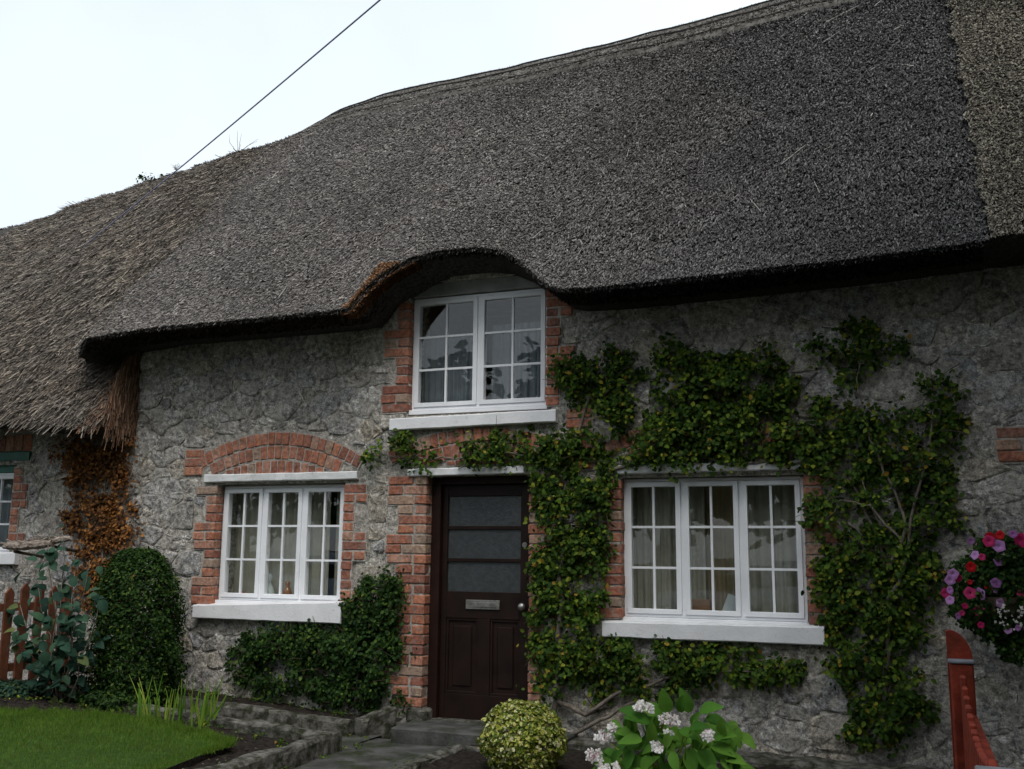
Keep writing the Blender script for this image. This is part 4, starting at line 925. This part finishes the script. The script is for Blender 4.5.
# hydrangea
hc = at(665, 740, -1.35); hy = empty('hydrangea', (hc[0], -1.35, .08), label='hydrangea with broad bright green leaves and pale pink flower heads', category='hydrangea')
HL = [big_leaf_mesh('leaf', M['leaf_hydrangea'], w, s) for w, s in ((.60, 1), (.66, 2), (.56, 3))]
R = random.Random(12)
heads = [(604, 737, 1.0), (595, 756, 1.1), (669, 724, 1.6), (640, 706, .7), (650, 708, .5), (708, 736, .7), (657, 747, .7), (612, 727, .35), (605, 768, .8), (618, 768, .7)]
def hyd_leaf(px, py, ang, size, dy=0, lift=.25):
    p = at(px, py, -1.35+dy); d = (math.cos(ang), -.35+R.uniform(-.3, .2), math.sin(ang)+lift*.2); put_leaf(R.choice(HL), p, d, (R.uniform(-.3, .3), -.75, .85), size, hy)
for (px, py, an, s) in [(690, 712, 1.9, .155), (700, 712, .3, .15), (706, 718, -.2, .15), (668, 712, 1.75, .145), (680, 712, 1.3, .12), (644, 718, 2.8, .16), (650, 722, 2.9, .17), (640, 735, 3.0, .155), (642, 740, 3.25, .15), (655, 735, -2.4, .14), (690, 748, -1.4, .17), (700, 750, -.9, .17), (712, 746, -.25, .16), (715, 752, -.6, .15), (620, 752, -2.3, .14), (632, 750, -1.8, .13), (635, 755, -1.3, .13), (648, 755, -1.6, .14), (672, 752, -1.2, .13), (725, 757, -.1, .15), (680, 730, -.3, .14), (690, 728, .2, .13), (664, 718, 2.3, .13), (700, 735, 0.0, .13), (612, 765, 2.9, .13), (640, 768, -1.9, .14), (665, 765, -1.5, .14), (735, 765, -.4, .14), (655, 716, 2.5, .14), (625, 742, 2.6, .13), (720, 738, .3, .12), (684, 760, -1.5, .15), (710, 765, -1.1, .15)]:
    hyd_leaf(px, py, an, s, R.uniform(-.12, .10))
for i in range(90):
    hyd_leaf(R.uniform(605, 740), R.uniform(722, 775), R.uniform(-math.pi, math.pi), R.uniform(.10, .15), R.uniform(-.02, .28))
mb = MB()
for i in range(16):
    q = at(R.uniform(600, 725), R.uniform(705, 745), -1.35+R.uniform(-.1, .2)); stem_tube(mb, wig((hc[0]+R.uniform(-.12, .12), -1.3, .05), q, 4, .02, R), .007, .004, 5)
mb.build('stems', M['leaf_iris'], hy, True)
def floret(mb, p, s, R):
    d = Vector((R.gauss(0, .6), -1, R.gauss(.4, .5))).normalized(); a = d.cross(Vector((0, 0, 1))).normalized(); b = d.cross(a); r0 = R.uniform(0, 1.5)
    for k in range(4):
        th = r0+k*math.pi/2; u = a*math.cos(th)+b*math.sin(th); w = d.cross(u)
        mb.poly([Vector(p)+d*.004, Vector(p)+u*s*.6+w*s*.45-d*.001, Vector(p)+u*s*1.05+d*.004, Vector(p)+u*s*.6-w*s*.45-d*.001], [(0, 1, 2, 3)])
for (px, py, s) in heads:
    c = at(px, py, -1.50); mb = MB(); nf = int(7+6*s)
    for i in range(nf):
        v = Vector((R.gauss(0, 1), R.gauss(0, 1), R.gauss(0, 1))).normalized()*.045*s; v.z *= .7; floret(mb, Vector(c)+v, R.uniform(.018, .028), R)
    fh = mb.build('flower_head', M['petal_white'], hy, kind='stuff')
    if s > .85:
        mb = MB()
        for i in range(26):
            v = Vector((R.gauss(0, .4), -abs(R.gauss(.6, .3)), R.gauss(.2, .4)))*.032*s; floret(mb, Vector(c)+v+Vector((0, -.012, .004)), .006, R)
        mb.build('buds', M['petal_mauve'], fh, kind='stuff')
# blue-green shrub by the left fence
sx = at(62, 700, -.95); sh = empty('rose_shrub', (sx[0], -.95, .2), label='straggly shrub with dull blue green leaves before the picket fence', category='shrub')
BLM = [big_leaf_mesh('leaf', M['leaf_blue'], w, s) for w, s in ((.75, 5), (.85, 6))]
stems = [(20, 605), (35, 570), (48, 545), (55, 600), (62, 530), (75, 570), (90, 560), (100, 600), (88, 640), (30, 640), (70, 640), (15, 640), (45, 660)]
for (px, py) in stems:
    q = at(px, py, -.95+R.uniform(-.2, .15)); pts = wig((sx[0]+R.uniform(-.06, .06), -.95, .16), q, 6, .05, R); mb = MB(); stem_tube(mb, pts, .008, .003, 5); mb.build('stem', M['bark'], sh, True)
    for j in range(22):
        f = R.uniform(.22, 1.0); i = min(5, int(f*6)); b = pts[i].lerp(pts[i+1], f*6-i); a = R.uniform(-math.pi, math.pi)
        b = b+Vector((R.gauss(0, .07), R.gauss(0, .06), R.gauss(0, .07)))
        put_leaf(R.choice(BLM), b, (math.cos(a), R.uniform(-.5, .2), math.sin(a)*.6-.15), (R.uniform(-.4, .4), -.6, .9), R.uniform(.075, .125), sh)
# low cover at the far left and under the bush
for (px, py, rx, ry, nlv, lab, mt) in [(14, 697, .32, .10, 2600, 'low blue green ground cover at the left edge by the lawn', 'leaf_blue'), (112, 690, .30, .09, 1500, 'low dark leafy growth at the foot of the clipped bush', 'leaf_dark')]:
    c = at(px, py, -.85); e = empty('ground_cover', (c[0], -.85, .2), label=lab, category='ground cover'); p, d = blob_points(nlv, (c[0], -.85, .27), (rx, .2, ry), 2, .3, .15)
    leaves('foliage', p, d+np.array([0, 0, .6]), RNG.uniform(.02, .04, nlv), M[mt], e, spread=.6)
# little weeds and moss tufts in the soil, the border and along the kerbs
wp = []
for i in range(150):
    z_ = R.random()
    if z_ < .40: c = (R.uniform(-7.5, -4.2), R.uniform(-1.5, -.9)); c = (*c, float(gz(np.array(c[0])))-.02)
    elif z_ < .65: c = (R.uniform(-6.4, -4.3), R.uniform(-.25, -.03)); c = (*c, .17+.1*min(1, max(0, (-4.4-c[0])/1.6)))
    elif z_ < .85: c = (R.choice((-4.0, -3.27, -3.3, -3.95))+R.uniform(-.03, .03), R.uniform(-2.2, -.5), .055)
    else: c = (R.uniform(-6.2, -4.1), R.uniform(-.72, -.38), .075)
    k_ = R.randint(4, 16); wp.append(np.array(c)+RNG.normal(0, 1, (k_, 3))*np.array([.022, .022, .008])+np.array([0, 0, .012]))
wp = np.concatenate(wp); we = leaves('small_weeds', wp, np.tile([0, -.2, 1.], (len(wp), 1)), RNG.uniform(.012, .030, len(wp)), M['leaf_climber'], None, spread=.5); tag(we, 'tiny weeds and moss tufts in the soil and along the kerbs', 'weeds')
# iris clump: each strap leaf a mesh
ir = empty('iris_clump', (at(175, 725, -1.0)[0], -1.0, .17), label='clump of cut yellow green iris leaves in the soil bed', category='iris')
for i in range(60):
    px = R.choice((140, 150, 158, 168, 178, 186, 196, 203, 207))+R.uniform(-5, 5); b = at(px, 725, -1.0); b = Vector((b[0], -1.0+R.uniform(-.14, .14), gz(np.array(b[0]))-.04)); L = R.uniform(.16, .42) if px > 150 else R.uniform(.12, .30)
    lean = Vector((R.gauss(0, .16), R.gauss(0, .12), 1)); 
    if i in (3, 11): lean = Vector((.55, 0, .8)); b = Vector((at(206, 725, -1.0)[0], -1.02, b.z)); L = .30
    s = Vector((1, R.uniform(-.5, .5), 0)).normalized(); w = R.uniform(.006, .011); V = []; F = []
    for k in range(6):
        f = k/5; c = b+lean*L*f+Vector((lean.x*.25, 0, -.06))*L*f*f; ww = w*(1-.75*f**2.5)
        V += [c-s*ww, c+Vector((0, -.003, 0)), c+s*ww]
    for k in range(5): F += [(3*k, 3*k+1, 3*k+4, 3*k+3), (3*k+1, 3*k+2, 3*k+5, 3*k+4)]
    obj('leaf', V, F, M['leaf_iris'], ir, True)
# petunia basket
bc = at(990, 590, -.32); hb = empty('hanging_basket', (bc[0], -.32, bc[2]-.2), label='hanging basket of pink, red and lilac petunias on the right wall', category='flower basket')
MB().lathe((bc[0]+.06, -.30, bc[2]-.22), [(.02, 0), (.12, .02), (.18, .09), (.20, .18), (.185, .18), (.02, .12)], 18).build('basket', M['wicker'], hb, True)
MB().tube([(bc[0]+.06, -.0, bc[2]+.36), (bc[0]+.06, -.30, bc[2]+.38)], .008, 6).tube([(bc[0]+.06, -.30, bc[2]+.38), (bc[0]-.10, -.30, bc[2]-.04)], .003, 4).tube([(bc[0]+.06, -.30, bc[2]+.38), (bc[0]+.22, -.30, bc[2]-.04)], .003, 4).build('bracket', M['black'], hb)
pts = []
for (px, py, r, w) in [(1000, 555, .17, 1), (985, 580, .21, 1.2), (1010, 590, .22, 1.2), (975, 610, .15, .8), (1000, 625, .15, .8), (1015, 650, .10, .35)]:
    c = at(px, py, -.34); p_, d_ = blob_points(int(1900*w), c, (r, .17, r*.85), px, .35, .12); pts.append(p_)
p = np.concatenate(pts); d = unit(p-np.array([bc[0], -.25, bc[2]]))
leaves('foliage', p, d+np.array([0, -.4, .3]), RNG.uniform(.02, .038, len(p)), M['leaf_dark'], hb, spread=.6)
def petunia(name, mat, s):
    V = [(0, .35*s, 0)]; F = []; k = 15
    for r, y in ((.28, .05), (.72, -.08), (1.0, -.03)):
        for j in range(k):
            th = 2*math.pi*j/k; rr = r*s*(1+.10*math.cos(5*th)*(r > .5)); V.append((rr*math.cos(th), y*s+.05*s*math.sin(th*5)*(r > .9), rr*math.sin(th)))
    for j in range(k): F.append((0, 1+(j+1) % k, 1+j))
    for i in range(2):
        for j in range(k): F.append((1+i*k+j, 1+i*k+(j+1) % k, 1+(i+1)*k+(j+1) % k, 1+(i+1)*k+j))
    return mesh_from(name, V, F, mat, True)
PT = {k: petunia('flower', M['petal_'+k], 1.0) for k in ('pink', 'purple', 'red')}
for (px, py, kk, s) in [(999, 546, 'purple', .047), (990, 537, 'red', .04), (1000, 535, 'red', .035), (989, 541, 'pink', .045), (1021, 540, 'pink', .055), (1013, 534, 'purple', .03), (971, 541, 'purple', .03), (975, 555, 'purple', .035), (982, 557, 'pink', .027), (999, 561, 'purple', .04), (971, 567, 'red', .04), (953, 574, 'purple', .042), (950, 580, 'purple', .04), (958, 578, 'pink', .032), (946, 593, 'pink', .04), (950, 590, 'purple', .03), (950, 600, 'purple', .035), (970, 593, 'pink', .047), (980, 594, 'purple', .05), (988, 586, 'red', .035), (996, 583, 'purple', .04), (995, 589, 'purple', .033), (1000, 603, 'purple', .036), (979, 612, 'pink', .05), (965, 606, 'pink', .024), (958, 616, 'purple', .026), (962, 613, 'pink', .022), (981, 625, 'pink', .026), (970, 582, 'red', .02), (1021, 594, 'pink', .03), (1008, 630, 'purple', .03), (1018, 628, 'purple', .024)]:
    c = at(px, py, -.50+R.uniform(-.03, .03)); o = bpy.data.objects.new('flower', PT[kk]); o.location = Vector(c); o.scale = (s*.84,)*3; o.rotation_euler = (R.uniform(-.5, .2), R.uniform(0, 3), R.uniform(-.7, .4)); link(o, hb)
mb = MB()
for i in range(45):
    c = at(R.uniform(995, 1024), R.uniform(602, 630), -.50+R.uniform(-.03, .05)); floret(mb, c, R.uniform(.007, .012), R)
mb.build('small_flowers', M['petal_white'], hb, kind='stuff')

# ------------------------------------------------------------------ fences
fl = empty('picket_fence', (-7.55, -.9, .2), label='red brown picket fence at the left edge behind the straggly shrub', category='fence')
for i in range(15):
    y = -.12-.17*i; h = 1.02+random.uniform(-.02, .02); z0 = .16; b = MB(); w = .045
    b.poly([(-7.56, y-w, z0), (-7.54, y-w, z0), (-7.54, y+w, z0), (-7.56, y+w, z0), (-7.56, y-w, z0+h-.05), (-7.54, y-w, z0+h-.05), (-7.54, y+w, z0+h-.05), (-7.56, y+w, z0+h-.05), (-7.56, y, z0+h), (-7.54, y, z0+h)],
           [(0, 1, 5, 4), (2, 3, 7, 6), (1, 2, 6, 9, 5), (3, 0, 4, 8, 7), (4, 5, 9, 8), (6, 7, 8, 9), (0, 3, 2, 1)]); b.build('picket', M['fence_wood'], fl)
for z in (.42, .95): MB().box(-7.60, -7.561, -2.6, -.03, z, z+.07, .004).build('rail', M['fence_wood'], fl)
for y in (-.06, -1.9): MB().box(-7.665, -7.602, y-.04, y+.04, .0, 1.15, .005).build('post', M['fence_wood'], fl)
# rustic log rail before the left neighbour's window
lg = empty('log_trough', (at(38, 545, -.35)[0], -.35, 1.4), label='weathered split log trough before the green linteled window', category='log trough')
a, b = at(4, 546, -.35), at(52, 543, -.35); c1 = at(54, 541, -.35); c2 = at(71, 538, -.35)
mb = MB(); mb.tube(wig(a, b, 7, .012, R), [.028, .045, .05, .047, .05, .046, .044, .03], 9); mb.build('log', M['log'], lg)
mb = MB(); mb.tube(wig(c1, c2, 4, .006, R), [.02, .032, .033, .03, .018], 8); mb.build('log', M['log'], lg)
mb = MB()
for i in range(26):
    f = R.random(); q = Vector(a).lerp(Vector(c2), f); mb.tube(wig(q+Vector((-.1, R.uniform(-.05, .03), R.uniform(-.03, .05))), q+Vector((.12, R.uniform(-.05, .03), R.uniform(-.02, .05))), 3, .01, R), [.006, .007, .005, .003], 5)
mb.build('bark_strips', M['log'], lg, kind='stuff')
for _x, _z in ((a[0]+.15, a[2]), (c1[0], c1[2])): MB().tube([(_x, 0, _z-.10), (_x, -.36, _z-.05)], .015, 7).build('bracket', M['twig'], lg)
# red fence on the right
FX = .178
fr = empty('red_fence', (FX, -3.8, 0), label='red painted timber fence with grey capped posts running towards the viewer', category='fence')
def post(y, ztop, cap=True):
    p_ = MB().box(FX-.045, FX+.045, y-.045, y+.045, 0, ztop, .006).build('post', M['fence_red'], fr)
    if cap: MB().box(FX-.051, FX+.051, y-.051, y+.051, ztop+.001, ztop+.014, .004).build('post_cap', M['cap'], p_)
post(-2.98, 1.07); post(-4.80, .965)
# round-headed end board behind the far post
V = []; F = []; n = 14
for yy in (-2.85, -2.92):
    V += [(FX-.05, yy, 0), (FX+.05, yy, 0)]+[(FX-.045+.095*math.cos(t*math.pi/2/n), yy, 1.075+.125*math.sin(t*math.pi/2/n)) for t in range(n)]+[(FX-.05, yy, 1.195)]
k = n+3; F = [tuple(range(k)), tuple(range(2*k-1, k-1, -1))]+[(i, k+i, k+(i+1) % k, (i+1) % k) for i in range(k)]
obj('end_board', V, F, M['fence_red'], fr)
for i in range(15):
    y = -3.10-.11*i; f = i/14; zt = 1.03-.06*f-.09*math.sin(math.pi*min(1, f*1.0))**.8+(.0); MB().box(FX-.012, FX+.010, y-.045, y+.045, .06, zt, .004).build('picket', M['fence_red'], fr)
for zo in (.80, .25):
    mb = MB(); ys = np.linspace(-3.03, -4.755, 12); V = []; F = []
    for i, y in enumerate(ys):
        zt = zo; V += [(FX+.0115, y, zt), (FX+.045, y, zt), (FX+.045, y, zt+.07), (FX+.0115, y, zt+.07)]
    for i in range(11):
        for j in range(4): F.append((4*i+j, 4*i+(j+1) % 4, 4*i+4+(j+1) % 4, 4*i+4+j))
    F += [(3, 2, 1, 0), (44, 45, 46, 47)]; obj('rail', V, F, M['fence_red'], fr)
# ------------------------------------------------------------------ cable, weeds on the ridge
a, b = at(84, 246, .55), at(420, -34, -2.2); a, b = Vector(a), Vector(b); d = b-a
MB().tube([a+d*(i/24)+Vector((0, 0, -.02*math.sin(math.pi*i/24))) for i in range(30)], .0065, 6).build('overhead_cable', M['cable'], None, True, label='thin dark cable crossing the sky down to the left thatch', category='cable')
for (px, py, lab, nb_, ln) in [(148, 178, 'tiny leafy weed sprouting on the left ridge', 26, .10), (238, 150, 'thin dry weed stalks on the ridge below the cable', 9, .45), (176, 166, 'tiny dry tuft on the ridge where the cable passes', 10, .14)]:
    c = at(px, py+4, YR-.1); e = empty('ridge_weed', c, label=lab, category='weed'); mb = MB()
    for i in range(nb_):
        v = Vector((R.gauss(0, .7), R.gauss(0, .2), R.uniform(.2, 1))).normalized()*ln*R.uniform(.5, 1); q = Vector(c); mb.tube([q, q+v*.6, q+v+Vector((R.gauss(0, .04), 0, -.02))], [.003, .003, .0015], 4)
    mb.build('stalks', M['bark'], e)
    if nb_ > 20:
        p = np.array(c)+RNG.normal(0, 1, (60, 3))*np.array([.10, .05, .035])+np.array([0, 0, .05]); leaves('foliage', p, np.tile([0, -.5, 1.], (60, 1)), RNG.uniform(.03, .06, 60), M['leaf_dark'], e)

# ------------------------------------------------------------------ across the street (seen mirrored in the panes) and unseen shade casters added beside the garden
def tree(x, y, h, r, label, seed, nl_=5200):
    R = random.Random(seed); e = empty('tree', (x, y, 0), label=label, category='tree'); mb = MB()
    stem_tube(mb, wig((x, y, 0), (x+R.uniform(-.3, .3), y, h*.55), 6, .08, R), .2*h/8, .1*h/8, 9)
    cl_ = []
    for i in range(18):
        a = R.uniform(0, 6.28); q = Vector((x+math.cos(a)*r*R.uniform(.2, .8), y+math.sin(a)*r*R.uniform(.2, .8), h*R.uniform(.26, .93))); cl_.append(q)
        stem_tube(mb, wig((x, y, h*R.uniform(.25, .5)), q, 4, .12, R), .07*h/8, .02, 5)
    mb.build('trunk', M['bark'], e, True); pts = []
    for q in cl_:
        p_, d_ = blob_points(nl_//18, tuple(q), (r*.42, r*.42, r*.36), R.random()*9, .35, .2); pts.append(p_)
    p = np.concatenate(pts); leaves('crown', p, unit(p-np.array([x, y, h*.6]))+np.array([0, 0, .4]), RNG.uniform(.36, .68, len(p)), M['leaf_tree'], e, spread=.7)
TL = ['leftmost', 'second', 'third', 'fourth', 'fifth', 'sixth', 'seventh', 'eighth']
for i, (x, y, h, r) in enumerate([(-28, -21, 12, 4.2), (-21.5, -21, 11.5, 3.9), (-15.2, -24.5, 8.2, 3.3), (-11.2, -24, 9.0, 2.8), (-6.5, -21, 12.5, 3.9), (-.5, -20.5, 12.5, 4.1), (5.5, -21, 13, 4.2), (12, -20, 13, 4.2)]):  # outer trees made taller and nearer to block the low sky
    tree(x, y, h, r, TL[i]+' of the trees across the street, mirrored in the window panes', i, 3400)
tree(4.9, -6.0, 11, 3.6, 'unseen big tree added right of the red fence to shade the wall', 31, 9000)  # unseen tree, added to keep sun and sky off the right wall
# unseen tall evergreen hedge beyond the red fence, added to darken the right side
hd = empty('shade_hedge', (2.9, -5.6, 0), label='unseen tall evergreen hedge added beyond the red fence to shade the wall', category='hedge')
MB().box(2.55, 3.25, -10.3, -1.0, 0, 4.6, .1).build('hedge_core', M['leaf_tree'], hd)
n = 8000; u = RNG.uniform(0, 1, n); side = RNG.integers(0, 3, n)
p = np.stack([np.where(side == 0, 2.4+RNG.uniform(-.12, .15, n), np.where(side == 1, 3.4+RNG.uniform(-.15, .12, n), RNG.uniform(2.4, 3.4, n))), RNG.uniform(-10.5, -.8, n), np.where(side == 2, 4.7+RNG.uniform(-.15, .2, n), RNG.uniform(0, 4.8, n))], 1)
leaves('foliage', p, np.stack([np.where(side == 0, -1., np.where(side == 1, 1., 0)), np.zeros(n), np.where(side == 2, 1., .3)], 1), RNG.uniform(.15, .28, n), M['leaf_tree'], hd, spread=.6)
def car(x, y, mat, label, seed):
    e = empty('parked_car', (x, y, 0), label=label, category='car', group='cars parked along the street')
    sec = [(-2.05, .55, .72, .80), (-1.95, .35, .86, .84), (-1.2, .22, .95, .87), (-.95, .22, .98, .87), (.9, .22, .98, .87), (1.75, .25, .95, .86), (2.0, .4, .8, .8)]
    V = []; F = []
    for (dx, zb, zt, hw) in sec: V += [(x+dx, y-hw, zb), (x+dx, y-hw*1.02, (zb+zt)/2), (x+dx, y-hw*.95, zt), (x+dx, y+hw*.95, zt), (x+dx, y+hw*1.02, (zb+zt)/2), (x+dx, y+hw, zb)]
    for i in range(len(sec)-1):
        for j in range(6): F.append((6*i+j, 6*i+(j+1) % 6, 6*i+6+(j+1) % 6, 6*i+6+j))
    F += [(5, 4, 3, 2, 1, 0), tuple(6*(len(sec)-1)+j for j in range(6))]; obj('body', V, F, mat, e, True)
    cab = [(-1.0, .96, .80), (-.45, 1.30, .68), (.0, 1.43, .64), (.7, 1.42, .64), (1.35, 1.25, .68), (1.75, .95, .78)]; V = []; F = []
    for (dx, z, hw) in cab: V += [(x+dx, y-hw-.0, .93), (x+dx, y-hw*.94, z), (x+dx, y+hw*.94, z), (x+dx, y+hw, .93)]
    for i in range(len(cab)-1):
        for j in range(3): F.append((4*i+j, 4*i+j+1, 4*i+5+j, 4*i+4+j))
    obj('cabin', V, F, mat, e, True)
    for s in (-1, 1):
        for a_, b_ in ((-.75, .25), (.33, 1.25)): MB().box(x+a_+.08, x+b_-.08, y+s*.70-.012, y+s*.70+.012, 1.0, 1.27, .01).build('side_window', M['black'], e)
        for dx in (-1.3, 1.28): MB().tube([(x+dx, y+s*.70, .31), (x+dx, y+s*.88, .31)], .31, 18).build('wheel', M['black'], e)
M['car_silver'] = simple('silver_car_paint', (.45, .47, .5), .25, .6, .03, metallic=.5); M['car_blue'] = simple('pale_blue_car_paint', (.35, .42, .5), .25, .6, .03, metallic=.4)
car(-2.6, -11.6, M['car_silver'], 'silver car parked in the street, mirrored in the right window', 1); car(-12.4, -11.8, M['car_blue'], 'pale blue car parked in the street, mirrored in the left window', 2)
